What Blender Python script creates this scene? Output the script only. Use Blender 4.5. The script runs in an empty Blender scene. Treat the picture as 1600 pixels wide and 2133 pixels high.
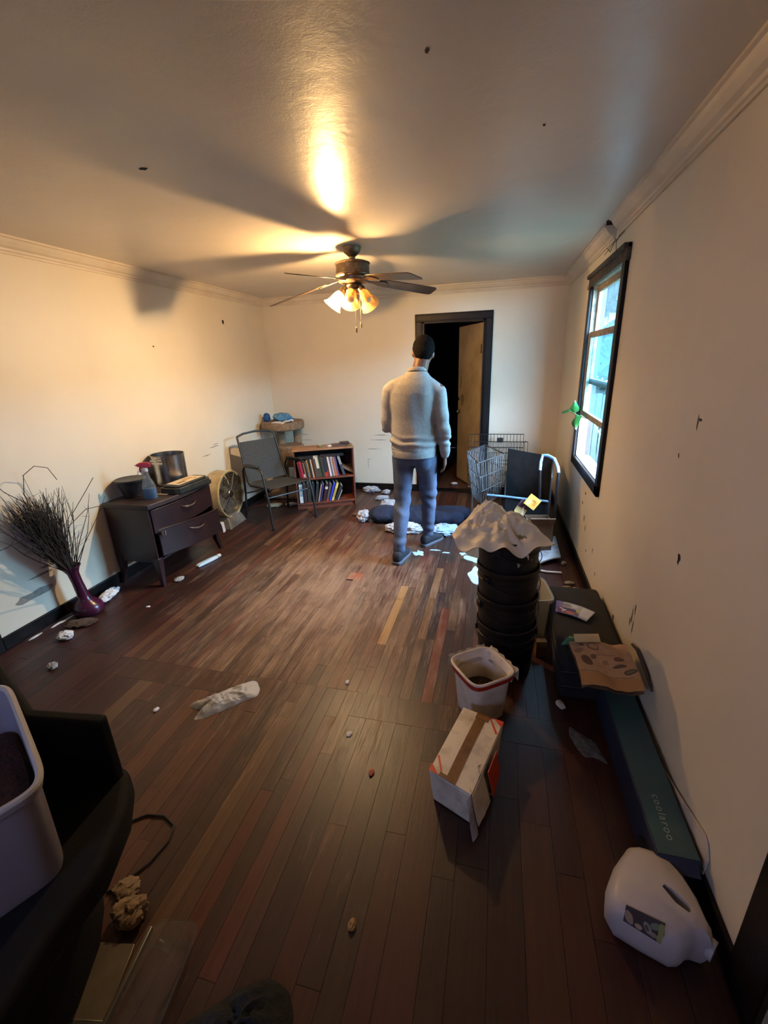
import bpy, bmesh, math, random
from mathutils import Vector, Matrix, noise
random.seed(11)
SC = bpy.context.scene
COL = SC.collection
PI = math.pi

# ------------------------------------------------------------------ camera
F_PX, YAW, PITCH, ROLL, CAM_H = 910.894, 0.25553, -0.33139, 0.0371, 1.6475
_R = Matrix.Rotation(YAW, 3, 'Z') @ Matrix.Rotation(PITCH, 3, 'X') @ Matrix.Rotation(ROLL, 3, 'Y')
cam_data = bpy.data.cameras.new('camera')
cam = bpy.data.objects.new('camera', cam_data)
COL.objects.link(cam)
cam_data.sensor_fit = 'HORIZONTAL'
cam_data.sensor_width = 36.0
cam_data.lens = F_PX / 1600 * 36.0
cam_data.clip_start = 0.02
_cx, _cf, _cu = _R.col[0], _R.col[1], _R.col[2]
cam.matrix_world = Matrix(((_cx[0], _cu[0], -_cf[0], 0), (_cx[1], _cu[1], -_cf[1], 0),
                           (_cx[2], _cu[2], -_cf[2], CAM_H), (0, 0, 0, 1)))
SC.camera = cam

# ------------------------------------------------------------------ world (overcast daylight) and exposure
SKY_STRENGTH = 82.0
BULB_STRENGTH = 4000.0
w = bpy.data.worlds.new('overcast_sky'); SC.world = w
w.use_nodes = True
_bg = w.node_tree.nodes['Background']
_bg.inputs[0].default_value = (0.47, 0.68, 1.0, 1)
_bg.inputs[1].default_value = SKY_STRENGTH
SC.view_settings.view_transform = 'Standard'
SC.view_settings.look = 'None'
SC.view_settings.gamma = 1.0
SC.view_settings.use_curve_mapping = False
SC.view_settings.exposure = 0.18
SC.cycles.max_bounces = 6
SC.cycles.diffuse_bounces = 3
SC.cycles.glossy_bounces = 2
SC.cycles.transparent_max_bounces = 10
SC.cycles.caustics_reflective = False
SC.cycles.caustics_refractive = False

def portal(name, loc, sx, sy, rot):
    l = bpy.data.lights.new(name, 'AREA'); l.shape = 'RECTANGLE'; l.size = sx; l.size_y = sy
    l.cycles.is_portal = True
    o = bpy.data.objects.new(name, l); o.location = loc; o.rotation_euler = rot
    COL.objects.link(o)
portal('window_daylight_portal', (0.78, 3.675, 1.48), 1.35, 0.95, (0, PI/2, 0))
portal('front_window_daylight_portal', (-1.3, -1.63, 1.5), .5, .8, (PI/2, 0, 0))

XL, XR, YB, YF, H = -2.952, 0.705, 5.546, -1.5, 2.44

# ------------------------------------------------------------------ helpers
def rgb(r, g, b):
    f = lambda c: (c/255/12.92) if c/255 <= .04045 else ((c/255+.055)/1.055)**2.4
    return (f(r), f(g), f(b), 1.0)

class NT:
    """small node-tree writer"""
    def __init__(s, name):
        s.m = bpy.data.materials.new(name); s.m.use_nodes = True
        s.t = s.m.node_tree; s.t.nodes.clear()
        s.out = s.n('ShaderNodeOutputMaterial')
    def n(s, typ, **kw):
        nd = s.t.nodes.new(typ)
        for k, v in kw.items(): setattr(nd, k, v)
        return nd
    def l(s, a, b): s.t.links.new(a, b)
    def noise(s, vec, scale, detail=4, rough=.55, dist=0):
        nd = s.n('ShaderNodeTexNoise'); nd.inputs['Scale'].default_value = scale
        nd.inputs['Detail'].default_value = detail; nd.inputs['Roughness'].default_value = rough
        nd.inputs['Distortion'].default_value = dist
        if vec is not None: s.l(vec, nd.inputs['Vector'])
        return nd.outputs['Fac']
    def ramp(s, fac, stops):
        nd = s.n('ShaderNodeValToRGB'); e = nd.color_ramp.elements
        while len(e) < len(stops): e.new(.5)
        for i, (p, c) in enumerate(stops):
            e[i].position = p; e[i].color = c if len(c) == 4 else (*c, 1)
        s.l(fac, nd.inputs[0]); return nd.outputs[0]
    def mix(s, fac, a, b, mode='MIX'):
        nd = s.n('ShaderNodeMix', data_type='RGBA', blend_type=mode)
        for sock, v in ((nd.inputs[0], fac), (nd.inputs[6], a), (nd.inputs[7], b)):
            if isinstance(v, (int, float)): sock.default_value = v
            elif isinstance(v, (tuple, list)): sock.default_value = v if len(v) == 4 else (*v, 1)
            else: s.l(v, sock)
        return nd.outputs[2]
    def math(s, op, a, b=None):
        nd = s.n('ShaderNodeMath', operation=op)
        for sock, v in ((nd.inputs[0], a), (nd.inputs[1], b)):
            if v is None: continue
            if isinstance(v, (int, float)): sock.default_value = v
            else: s.l(v, sock)
        return nd.outputs[0]
    def mapping(s, vec, loc=(0,0,0), rot=(0,0,0), scale=(1,1,1), typ='POINT'):
        nd = s.n('ShaderNodeMapping', vector_type=typ)
        nd.inputs['Location'].default_value = loc; nd.inputs['Rotation'].default_value = rot
        nd.inputs['Scale'].default_value = scale
        s.l(vec, nd.inputs['Vector']); return nd.outputs[0]
    def bump(s, h, strength=.3, dist=.01):
        nd = s.n('ShaderNodeBump'); nd.inputs['Strength'].default_value = strength
        nd.inputs['Distance'].default_value = dist
        s.l(h, nd.inputs['Height']); return nd.outputs[0]
    def bsdf(s, color, rough=.6, metal=0, spec=.5, normal=None, **kw):
        p = s.n('ShaderNodeBsdfPrincipled')
        def put(k, v):
            if v is None: return
            if isinstance(v, (int, float, tuple, list)):
                p.inputs[k].default_value = v
            else: s.l(v, p.inputs[k])
        put('Base Color', color); put('Roughness', rough); put('Metallic', metal)
        put('Specular IOR Level', spec)
        if normal is not None: s.l(normal, p.inputs['Normal'])
        for k, v in kw.items(): put(k, v)
        return p.outputs[0]
    def end(s, shader):
        s.l(shader, s.out.inputs[0]); return s.m

def M(name, c1, c2=None, rough=.6, metal=0, spec=.5, scale=9, bump=0, bscale=70, lo=.35, hi=.7, world=False, **kw):
    """procedural material: two tones broken up by noise, fine relief"""
    t = NT(name)
    vec = t.n('ShaderNodeNewGeometry').outputs['Position'] if world else t.n('ShaderNodeTexCoord').outputs['Object']
    if c2 is None: c2 = tuple(x*.78 for x in c1[:3])+(1,)
    fac = t.ramp(t.noise(vec, scale, 5), [(lo, (0,0,0,1)), (hi, (1,1,1,1))])
    col = t.mix(fac, c1, c2)
    nrm = t.bump(t.noise(vec, bscale, 3), bump, .004) if bump else None
    return t.end(t.bsdf(col, rough, metal, spec, nrm, **kw))

def film(name, c1, c2, rough=.4, tl=.5, bscale=45, bump=.35):
    """thin plastic film: part of the light comes through"""
    t = NT(name); vec = t.n('ShaderNodeTexCoord').outputs['Object']
    col = t.mix(t.noise(vec, 9, 4), c1, c2); nrm = t.bump(t.noise(vec, bscale, 5, .6, 1.2), bump, .006)
    tr = t.n('ShaderNodeBsdfTranslucent'); t.l(col, tr.inputs[0]); t.l(nrm, tr.inputs['Normal'])
    m = t.n('ShaderNodeMixShader'); m.inputs[0].default_value = tl
    t.l(t.bsdf(col, rough, 0, .5, nrm), m.inputs[1]); t.l(tr.outputs[0], m.inputs[2]); return t.end(m.outputs[0])

def tag(o, label=None, cat=None, group=None, kind=None):
    if label: o['label'] = label
    if cat: o['category'] = cat
    if group: o['group'] = group
    if kind: o['kind'] = kind
    return o

def thing(name, label, cat, loc=(0,0,0), rz=0, group=None, kind=None):
    o = bpy.data.objects.new(name, None); o.empty_display_size = .05
    COL.objects.link(o); o.location = loc; o.rotation_euler = (0, 0, rz)
    return tag(o, label, cat, group, kind)

def rotm(rx=0, ry=0, rz=0):
    return Matrix.Rotation(rz, 3, 'Z') @ Matrix.Rotation(ry, 3, 'Y') @ Matrix.Rotation(rx, 3, 'X')

class MB:
    def __init__(s): s.v = []; s.f = []; s.mi = []; s.cur = 0; s.uv = {}
    def add(s, vs, fs):
        b = len(s.v); s.v += [tuple(x) for x in vs]
        for f in fs: s.f.append(tuple(i+b for i in f)); s.mi.append(s.cur)
        return s
    def box(s, x0, x1, y0, y1, z0, z1):
        v = [(x0,y0,z0),(x1,y0,z0),(x1,y1,z0),(x0,y1,z0),(x0,y0,z1),(x1,y0,z1),(x1,y1,z1),(x0,y1,z1)]
        return s.add(v, [(0,3,2,1),(4,5,6,7),(0,1,5,4),(1,2,6,5),(2,3,7,6),(3,0,4,7)])
    def obox(s, c, size, R=None):
        R = R or Matrix.Identity(3); c = Vector(c); hx, hy, hz = (q/2 for q in size)
        v = [c + R @ Vector((a*hx, b*hy, d*hz)) for d in (-1,1) for a, b in ((-1,-1),(1,-1),(1,1),(-1,1))]
        return s.add(v, [(0,3,2,1),(4,5,6,7),(0,1,5,4),(1,2,6,5),(2,3,7,6),(3,0,4,7)])
    def hexa(s, v):
        return s.add(v, [(0,3,2,1),(4,5,6,7),(0,1,5,4),(1,2,6,5),(2,3,7,6),(3,0,4,7)])
    def prism(s, poly, z0, z1):
        if sum(poly[i-1][0]*poly[i][1]-poly[i][0]*poly[i-1][1] for i in range(len(poly))) < 0: poly = list(reversed(poly))
        n = len(poly)
        v = [(x, y, z0) for x, y in poly] + [(x, y, z1) for x, y in poly]
        return s.add(v, [tuple(reversed(range(n))), tuple(range(n, 2*n))] + [(i, (i+1) % n, n+(i+1) % n, n+i) for i in range(n)])
    def tube(s, pts, r=.01, n=8, closed=False):
        pts = [Vector(p) for p in pts]; m = len(pts)
        rs = r if isinstance(r, (list, tuple)) else [r]*m
        vs = []; prev = None
        for i, p in enumerate(pts):
            if closed: d = pts[(i+1) % m]-pts[i-1]
            else: d = pts[min(i+1, m-1)]-pts[max(i-1, 0)]
            d.normalize()
            if prev is None:
                a = d.orthogonal().normalized()
            else:
                a = prev - d*prev.dot(d)
                a = a.normalized() if a.length > 1e-6 else d.orthogonal().normalized()
            prev = a; b = d.cross(a)
            vs += [p + (a*math.cos(2*PI*k/n) + b*math.sin(2*PI*k/n))*rs[i] for k in range(n)]
        fs = []
        for i in range(m if closed else m-1):
            j = (i+1) % m
            fs += [(i*n+k, i*n+(k+1) % n, j*n+(k+1) % n, j*n+k) for k in range(n)]
        if not closed: fs += [tuple(reversed(range(n))), tuple((m-1)*n+k for k in range(n))]
        return s.add(vs, fs)
    def lathe(s, prof, n=28, c=(0,0,0), R=None, close=False):
        """prof: (r,z) list; revolve round local z"""
        R = R or Matrix.Identity(3); c = Vector(c); vs = []; fs = []; m = len(prof)
        for r, z in prof:
            vs += [c + R @ Vector((r*math.cos(2*PI*k/n), r*math.sin(2*PI*k/n), z)) for k in range(n)]
        for i in range(m if close else m-1):
            j = (i+1) % m
            fs += [(i*n+k, i*n+(k+1) % n, j*n+(k+1) % n, j*n+k) for k in range(n)]
        if not close:
            if prof[0][0] > 1e-5: fs.append(tuple(reversed(range(n))))
            if prof[-1][0] > 1e-5: fs.append(tuple((m-1)*n+k for k in range(n)))
        return s.add(vs, fs)
    def loft(s, secs, n=20, cap=True):
        """secs: list of rings (each list of n points)"""
        vs = []; fs = []; m = len(secs); n = len(secs[0])
        for r in secs: vs += r
        for i in range(m-1):
            fs += [(i*n+k, i*n+(k+1) % n, (i+1)*n+(k+1) % n, (i+1)*n+k) for k in range(n)]
        if cap: fs += [tuple(reversed(range(n))), tuple((m-1)*n+k for k in range(n))]
        return s.add(vs, fs)
    def eloft(s, secs, n=20, cap=True):
        """secs: (cx,cy,cz,rx,ry[,p]) super-ellipse rings stacked in z"""
        rings = []
        for q in secs:
            cx, cy, cz, rx, ry = q[:5]; p = q[5] if len(q) > 5 else 1
            ring = []
            for k in range(n):
                a = 2*PI*k/n; ca, sa = math.cos(a), math.sin(a)
                ring.append((cx+rx*math.copysign(abs(ca)**p, ca), cy+ry*math.copysign(abs(sa)**p, sa), cz))
            rings.append(ring)
        return s.loft(rings, cap=cap)
    def ell(s, c, r, R=None, nu=16, nv=10):
        prof = [(max(math.sin(PI*i/nv), 0), -math.cos(PI*i/nv)) for i in range(nv+1)]
        R = R or Matrix.Identity(3); c = Vector(c); vs = []; fs = []
        for pr, pz in prof:
            vs += [c + R @ Vector((r[0]*pr*math.cos(2*PI*k/nu), r[1]*pr*math.sin(2*PI*k/nu), r[2]*pz)) for k in range(nu)]
        for i in range(nv):
            fs += [(i*nu+k, i*nu+(k+1) % nu, (i+1)*nu+(k+1) % nu, (i+1)*nu+k) for k in range(nu)]
        return s.add(vs, fs)
    def cap(s, p0, p1, r0, r1, n=12):
        """rounded tapered limb"""
        p0, p1 = Vector(p0), Vector(p1); d = (p1-p0).normalized()
        pts = []; rs = []
        for a in (80, 55, 25): pts.append(p0 - d*r0*math.sin(math.radians(a))); rs.append(r0*math.cos(math.radians(a)))
        pts += [p0, p1]; rs += [r0, r1]
        for a in (25, 55, 80): pts.append(p1 + d*r1*math.sin(math.radians(a))); rs.append(r1*math.cos(math.radians(a)))
        return s.tube(pts, rs, n)
    def sheet(s, fn, nu, nv, th=.0008):
        """solid thin sheet from fn(u,v)->(x,y,z); UV kept for prints"""
        P = [[Vector(fn(i/nu, j/nv)) for j in range(nv+1)] for i in range(nu+1)]
        vs = []; base = len(s.v)
        N = []
        for i in range(nu+1):
            for j in range(nv+1):
                a = P[min(i+1, nu)][j]-P[max(i-1, 0)][j]; b = P[i][min(j+1, nv)]-P[i][max(j-1, 0)]
                nn = a.cross(b); N.append(nn.normalized() if nn.length > 1e-9 else Vector((0,0,1)))
        flat = [p for row in P for p in row]
        top = [p+nn*th*.5 for p, nn in zip(flat, N)]; bot = [p-nn*th*.5 for p, nn in zip(flat, N)]
        m = len(flat); idx = lambda i, j: i*(nv+1)+j
        fs = []
        for i in range(nu):
            for j in range(nv):
                q = (idx(i,j), idx(i+1,j), idx(i+1,j+1), idx(i,j+1))
                fs.append(q); fs.append(tuple(m+k for k in reversed(q)))
        rim = [idx(i,0) for i in range(nu)]+[idx(nu,j) for j in range(nv)]+[idx(i,nv) for i in range(nu,0,-1)]+[idx(0,j) for j in range(nv,0,-1)]
        for a, b in zip(rim, rim[1:]+rim[:1]): fs.append((b, a, m+a, m+b))
        for i in range(nu+1):
            for j in range(nv+1):
                s.uv[base+idx(i,j)] = (i/nu, j/nv); s.uv[base+m+idx(i,j)] = (i/nu, j/nv)
        return s.add(top+bot, fs)
    def mesh(s, name):
        me = bpy.data.meshes.new(name); me.from_pydata(s.v, [], s.f); me.update()
        if s.uv:
            L = me.uv_layers.new(name='UVMap')
            for lp in me.loops: L.data[lp.index].uv = s.uv.get(lp.vertex_index, (0, 0))
        return me
    def build(s, name, mats, parent=None, smooth=True, bevel=0, seg=2, sub=0, sharp=38):
        me = s.mesh(name)
        mats = mats if isinstance(mats, (list, tuple)) else [mats]
        for m in mats: me.materials.append(m)
        if len(mats) > 1: me.polygons.foreach_set('material_index', s.mi)
        if smooth:
            me.polygons.foreach_set('use_smooth', [True]*len(me.polygons))
            me.set_sharp_from_angle(angle=math.radians(sharp))
        o = bpy.data.objects.new(name, me); COL.objects.link(o)
        if parent: o.parent = parent
        if bevel:
            b = o.modifiers.new('bevel', 'BEVEL'); b.width = bevel; b.segments = seg; b.limit_method = 'ANGLE'
        if sub:
            b = o.modifiers.new('sub', 'SUBSURF'); b.levels = sub; b.render_levels = sub
        return o

def fuse(mb, name, mat, parent=None, voxel=.01, smooth=4, disp=None):
    """melt overlapping closed pieces into one continuous surface"""
    me = mb.mesh(name+'_raw'); o = bpy.data.objects.new(name+'_raw', me); COL.objects.link(o)
    r = o.modifiers.new('r', 'REMESH'); r.mode = 'VOXEL'; r.voxel_size = voxel
    if smooth:
        k = o.modifiers.new('s', 'SMOOTH'); k.iterations = smooth; k.factor = .5
    dg = bpy.context.evaluated_depsgraph_get(); dg.update()
    nm = bpy.data.meshes.new_from_object(o.evaluated_get(dg))
    bpy.data.objects.remove(o); bpy.data.meshes.remove(me)
    if disp:
        nm.update()
        ns = [v.normal.copy() for v in nm.vertices]
        for v, nn in zip(nm.vertices, ns): v.co += nn*disp(v.co)
    nm.name = name; nm.materials.clear(); nm.materials.append(mat)
    nm.polygons.foreach_set('use_smooth', [True]*len(nm.polygons))
    o = bpy.data.objects.new(name, nm); COL.objects.link(o)
    if parent: o.parent = parent
    return o

def ridged(p, oct=4):
    a = 0; amp = .5
    for k in range(oct):
        a += amp*(1-abs(noise.noise(p*(2**k)))*2); amp *= .5
    return a

def heap(name, outline, hgt, mat, z0=0, seed=0, fold=.35, fs=9, power=2.0, peak=(0,0), rings=22, seg=72, droop=0, parent=None, lumps=None, hole=None):
    """crumpled cloth/bag/paper lump: outline polygon in world xy, height, creased surface"""
    n = len(outline); cx = sum(p[0] for p in outline)/n; cy = sum(p[1] for p in outline)/n
    size = max(max(abs(p[0]-cx), abs(p[1]-cy)) for p in outline)
    def out(k):
        t = k/seg*n; i = int(t) % n; f = t-int(t)
        p0, p1, p2, p3 = (outline[(i+d) % n] for d in (-1, 0, 1, 2)); q = []
        for a in (0, 1):
            q.append(.5*((2*p1[a])+(-p0[a]+p2[a])*f+(2*p0[a]-5*p1[a]+4*p2[a]-p3[a])*f*f+(-p0[a]+3*p1[a]-3*p2[a]+p3[a])*f**3))
        return q
    O = [out(k) for k in range(seg)]; fq = max(fs, 3.4/size)
    vs = []; off = Vector((seed*7.3, seed*3.1, seed*1.7))
    for i in range(rings+1):
        t = i/rings
        for k in range(seg):
            x = cx+peak[0]*(1-t)+(O[k][0]-cx)*t; y = cy+peak[1]*(1-t)+(O[k][1]-cy)*t
            p = Vector((x, y, 0))*fq+off
            p = p + Vector((noise.noise(p*.7), noise.noise(p*.7+Vector((5,5,5))), 0))*.5
            r = ridged(p); lo_ = .5+.5*noise.noise(p*.55+Vector((3,1,8)))
            e = 1-t**(power*1.15)
            if lumps:
                b = 0
                for lx, ly, lr, lh in lumps: b = max(b, lh*math.exp(-((x-lx)**2+(y-ly)**2)/(lr*lr)))
                base = b
            else: base = .45+.75*lo_
            z = hgt*e*(base*(1-fold*.6)+fold*1.0*(r-.35))
            z = max(z, .002) if t < 1 else 0
            if droop: z -= droop*max(0, t-.62)/.38*(.7+1.0*noise.noise(Vector((O[k][0], O[k][1], 1))*fq*.8+off))
            w_ = .05*size*fold*min(1, t*3)
            vs.append((x+noise.noise(p*1.3)*w_, y+noise.noise(p*1.3+Vector((9,9,9)))*w_, z0+z))
    fs_ = []
    for i in range(rings):
        for k in range(seg):
            f = (i*seg+k, (i+1)*seg+k, (i+1)*seg+(k+1) % seg, i*seg+(k+1) % seg)
            if hole:
                mx = sum(vs[q][0] for q in f)/4-hole[0]; my = sum(vs[q][1] for q in f)/4-hole[1]; c_, s_ = math.cos(hole[4]), math.sin(hole[4])
                if ((mx*c_+my*s_)/hole[2])**2+((-mx*s_+my*c_)/hole[3])**2 < 1: continue
            fs_.append(f)
    b = len(vs)
    if droop:
        vs += [(cx+(x-cx)*.97, cy+(y-cy)*.97, z-.004) for x, y, z in vs[rings*seg:(rings+1)*seg]]
        fs_ += [(rings*seg+k, b+k, b+(k+1) % seg, rings*seg+(k+1) % seg) for k in range(seg)]
        vs.append((cx, cy, z0)); fs_ += [(b+k, b+seg, b+(k+1) % seg) for k in range(seg)]
    else:
        vs.append((cx, cy, z0)); fs_ += [(rings*seg+k, b, rings*seg+(k+1) % seg) for k in range(seg)]
    mb = MB(); mb.add(vs, fs_)
    return mb.build(name, mat, parent, sharp=50)

def lump(name, c, r, mat, seed=0, amp=.35, fq=1.9, rot=0, nu=40, nv=22, parent=None):
    """crumpled wad resting on a surface: c = footprint centre on that surface"""
    off = Vector((seed*5.7, seed*2.9, seed*4.3)); vs = []; fs = []
    cr, sr = math.cos(rot), math.sin(rot)
    for i in range(nv+1):
        th = PI*i/nv
        for k in range(nu):
            a = 2*PI*k/nu; d = Vector((math.sin(th)*math.cos(a), math.sin(th)*math.sin(a), -math.cos(th)))
            q = d*fq+off; q = q+Vector((noise.noise(q), noise.noise(q+Vector((7,7,7))), noise.noise(q+Vector((3,9,1)))))*.6
            m = 1-amp*.55+amp*1.1*(ridged(q, 4)-.2)+amp*.5*noise.noise(q*.6)
            x, y, z = d.x*r[0]*m, d.y*r[1]*m, d.z*r[2]*m*.62+r[2]*.5
            vs.append((c[0]+x*cr-y*sr, c[1]+x*sr+y*cr, c[2]+max(z, .0005*(1+d.z))))
    for i in range(nv): fs += [(i*nu+k, i*nu+(k+1) % nu, (i+1)*nu+(k+1) % nu, (i+1)*nu+k) for k in range(nu)]
    mb = MB(); mb.add(vs, fs); return mb.build(name, mat, parent, sharp=42)

def ell_pts(cx, cy, rx, ry, n=12, rot=0, wob=.15, seed=0):
    rnd = random.Random(seed); o = []
    for k in range(n):
        a = 2*PI*k/n; s = 1+rnd.uniform(-wob, wob)
        x, y = rx*s*math.cos(a), ry*s*math.sin(a)
        o.append((cx+x*math.cos(rot)-y*math.sin(rot), cy+x*math.sin(rot)+y*math.cos(rot)))
    return o

def copy_tree(o, parent=None):
    c = o.copy(); COL.objects.link(c); c.parent = parent
    for ch in list(o.children): copy_tree(ch, c)
    return c
def struct(name, mb, mat, parent=None, **kw):
    o = mb.build(name, mat, parent, **kw)
    if not parent: o['kind'] = 'structure'
    return o
# ================================================================== SETTING
def wall_mat(name, base, rough, bumps, spec=.4):
    t = NT(name); pos = t.n('ShaderNodeNewGeometry').outputs['Position']
    n1 = t.ramp(t.noise(pos, 1.3, 6, .6), [(.35, (0,0,0,1)), (.75, (1,1,1,1))])
    col = t.mix(n1, base, tuple(c*.90 for c in base[:3])+(1,))
    n2 = t.ramp(t.noise(pos, 9, 5, .7), [(.66, (0,0,0,1)), (.8, (1,1,1,1))])
    col = t.mix(t.math('MULTIPLY', n2, .25), col, tuple(c*.72 for c in base[:3])+(1,))
    h = t.math('ADD', t.math('MULTIPLY', t.noise(pos, 5, 3), 1.0), t.math('ADD', t.math('MULTIPLY', t.noise(pos, 34, 4, .6, .6), .20), t.math('MULTIPLY', t.noise(pos, 120, 3), .12)))
    r = t.math('ADD', t.math('MULTIPLY', t.noise(pos, 4, 4), .18), rough-.09)
    return t.end(t.bsdf(col, r, 0, spec, t.bump(h, bumps, .01)))
WALL = wall_mat('cream_wall_paint', rgb(228, 217, 195), .52, .14)
CEIL = wall_mat('glossy_ceiling_paint', rgb(214, 206, 198), .34, .34, .36)
CROWN = M('crown_paint', rgb(222, 210, 190), rgb(210, 196, 176), rough=.5, scale=5, bump=.1)
DARKTRIM = M('black_trim_paint', rgb(15, 11, 11), rgb(24, 18, 17), rough=.42, spec=.2, scale=20, bump=.2)
HALL = M('hall_painted_shade', rgb(52, 40, 34), rgb(34, 26, 24), rough=.7, scale=6)  # unlit look of the hall put into its wall colour
SUB = M('dark_subfloor', rgb(22, 13, 11), rough=.9)

def wallbox(mb, ax, c0, c1, a0, a1, z0, z1):
    mb.box(c0, c1, a0, a1, z0, z1) if ax == 'x' else mb.box(a0, a1, c0, c1, z0, z1)
# left wall: one door opening near the camera (Y 0.70 .. 1.58)
mb = MB()
mb.box(XL-.12, XL, YF-.12, .72, 0, H); mb.box(XL-.12, XL, 1.56, YB+.12, 0, H); mb.box(XL-.12, XL, .72, 1.56, 2.06, H)
wall_left = struct('wall_left', mb, WALL, smooth=False)
# right wall: window opening and a door opening near the camera
mb = MB()
for a0, a1, z0, z1 in ((YF-.12, -.02, 0, H), (-.02, .80, 2.06, H), (.80, 3.19, 0, H), (4.16, YB+.12, 0, H), (3.19, 4.16, 0, .795), (3.19, 4.16, 2.165, H)):
    mb.box(XR, XR+.06, a0, a1, z0, z1)
wall_right = struct('wall_right', mb, WALL, smooth=False)
# back wall with doorway
mb = MB()
for a0, a1, z0, z1 in ((XL, -.895, 0, H), (-.168, XR, 0, H), (-.895, -.168, 2.07, H)):
    mb.box(a0, a1, YB, YB+.12, z0, z1)
wall_back = struct('wall_back', mb, WALL, smooth=False)
# front wall behind the camera, its window glass darkened to pass only faint daylight
mb = MB()
for a0, a1, z0, z1 in ((XL, -1.55, 0, H), (-1.05, XR, 0, H), (-1.55, -1.05, 0, 1.3), (-1.55, -1.05, 1.9, H)):
    mb.box(a0, a1, YF-.12, YF, z0, z1)
wall_front = struct('wall_front', mb, WALL, smooth=False)
mb = MB(); mb.box(XL-.12, XR+.12, YF-.12, YB+.12, H, H+.1)
ceiling = struct('ceiling', mb, CEIL, smooth=False)
# room beyond the doorway, its darkness painted into the wall colour
mb = MB()
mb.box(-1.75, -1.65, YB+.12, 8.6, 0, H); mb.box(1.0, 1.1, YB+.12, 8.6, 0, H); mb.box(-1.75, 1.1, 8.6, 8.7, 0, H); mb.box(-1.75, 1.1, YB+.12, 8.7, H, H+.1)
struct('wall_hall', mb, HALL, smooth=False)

# ---- floor: subfloor with individual strip boards
mb = MB(); mb.box(XL-.12, XR+.12, YF-.12, 8.7, -.10, -.016)
floor = struct('floor', mb, SUB, smooth=False)

def plank_mat(name, attr):
    t = NT(name)
    pos = t.n('ShaderNodeNewGeometry').outputs['Position']
    oi = t.n('ShaderNodeObjectInfo')
    if attr:
        a = t.n('ShaderNodeAttribute'); a.attribute_name = 'tone'; base = a.outputs['Color']
        rnd = a.outputs['Alpha']
    else: base = oi.outputs['Color']; rnd = oi.outputs['Random']
    sx = t.n('ShaderNodeSeparateXYZ'); t.l(pos, sx.inputs[0])
    cb = t.n('ShaderNodeCombineXYZ'); t.l(sx.outputs[0], cb.inputs[0]); t.l(sx.outputs[1], cb.inputs[1]); t.l(t.math('MULTIPLY', rnd, 37.0), cb.inputs[2])
    grain = t.noise(t.mapping(cb.outputs[0], scale=(60, 3.2, 1)), 1, 6, .65, .6)
    fine = t.noise(t.mapping(cb.outputs[0], scale=(220, 9, 1)), 1, 4, .6)
    col = t.mix(t.ramp(grain, [(.3, (0,0,0,1)), (.75, (1,1,1,1))]), base, t.mix(1.0, base, (.55,.5,.48,1), 'MULTIPLY'))
    # traffic wear: bare wood showing where the varnish is gone, along the middle of the room
    m = t.mapping(pos, loc=(-1.2, 2.75, 0), rot=(0,0,.35), scale=(1.02, 1.45, 1), typ='TEXTURE')
    ln = t.n('ShaderNodeVectorMath', operation='LENGTH'); t.l(m, ln.inputs[0])
    wear = t.math('SUBTRACT', 1.2, ln.outputs['Value'])
    wn = t.math('ADD', t.math('MULTIPLY', t.noise(t.mapping(cb.outputs[0], scale=(13, 1.5, 1)), 1, 8, .72, .25), .68), t.math('MULTIPLY', t.noise(pos, 2.6, 6, .7), .32))
    wf = t.math('ADD', t.math('MULTIPLY', wear, .55), t.math('MULTIPLY', t.math('SUBTRACT', wn, .5), 2.6))
    wf = t.math('ADD', wf, t.math('MULTIPLY', t.math('SUBTRACT', fine, .5), 1.3))
    wmask = t.ramp(wf, [(.16, (0,0,0,1)), (.74, (1,1,1,1))])
    wcol = t.mix(grain, rgb(178, 142, 112), rgb(112, 84, 66))
    col = t.mix(t.math('MULTIPLY', wmask, .80), col, wcol)
    dirt = t.ramp(t.noise(pos, 3.2, 7, .7), [(.55, (0,0,0,1)), (.72, (1,1,1,1))])
    col = t.mix(t.math('MULTIPLY', dirt, .45), col, rgb(38, 26, 20))
    rough = t.math('ADD', t.math('MULTIPLY', wmask, .26), t.math('ADD', t.math('MULTIPLY', fine, .2), .30))
    h = t.math('ADD', t.math('MULTIPLY', grain, .5), t.math('MULTIPLY', fine, .5))
    return t.end(t.bsdf(col, rough, 0, .42, t.bump(h, .25, .003)))
PLANK = plank_mat('worn_red_brown_strip_floor', False)
PLANKR = plank_mat('worn_strip_floor_far', True)
TONES = [rgb(84,52,40), rgb(92,50,38), rgb(76,48,37), rgb(98,62,44), rgb(88,62,46), rgb(72,50,40), rgb(102,74,52), rgb(80,46,38), rgb(68,45,37)]
DARKT = [rgb(60,30,26), rgb(66,36,28), rgb(54,31,26), rgb(70,36,30), rgb(58,38,30), rgb(72,44,32)]
rnd = random.Random(5)
planks = []   # (x0,x1,y0,y1,tone)
def run(x0, x1, ya, yb, lo, hi, tones):
    y = ya - rnd.uniform(0, lo)
    while y < yb:
        l = rnd.uniform(lo, hi); a, b = max(y, ya), min(y+l, yb)
        if b-a > .03: planks.append((x0, x1, a, b, rnd.choice(tones)))
        y += l
x = XL
while x < XR-.01:                       # main room, narrow strips
    wd = min(.0575, XR-x); ed = x < -2.2 or x > .05
    run(x, x+wd, 1.775, YB+.02, .5, 1.7, DARKT if ed else TONES); x += wd
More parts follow.
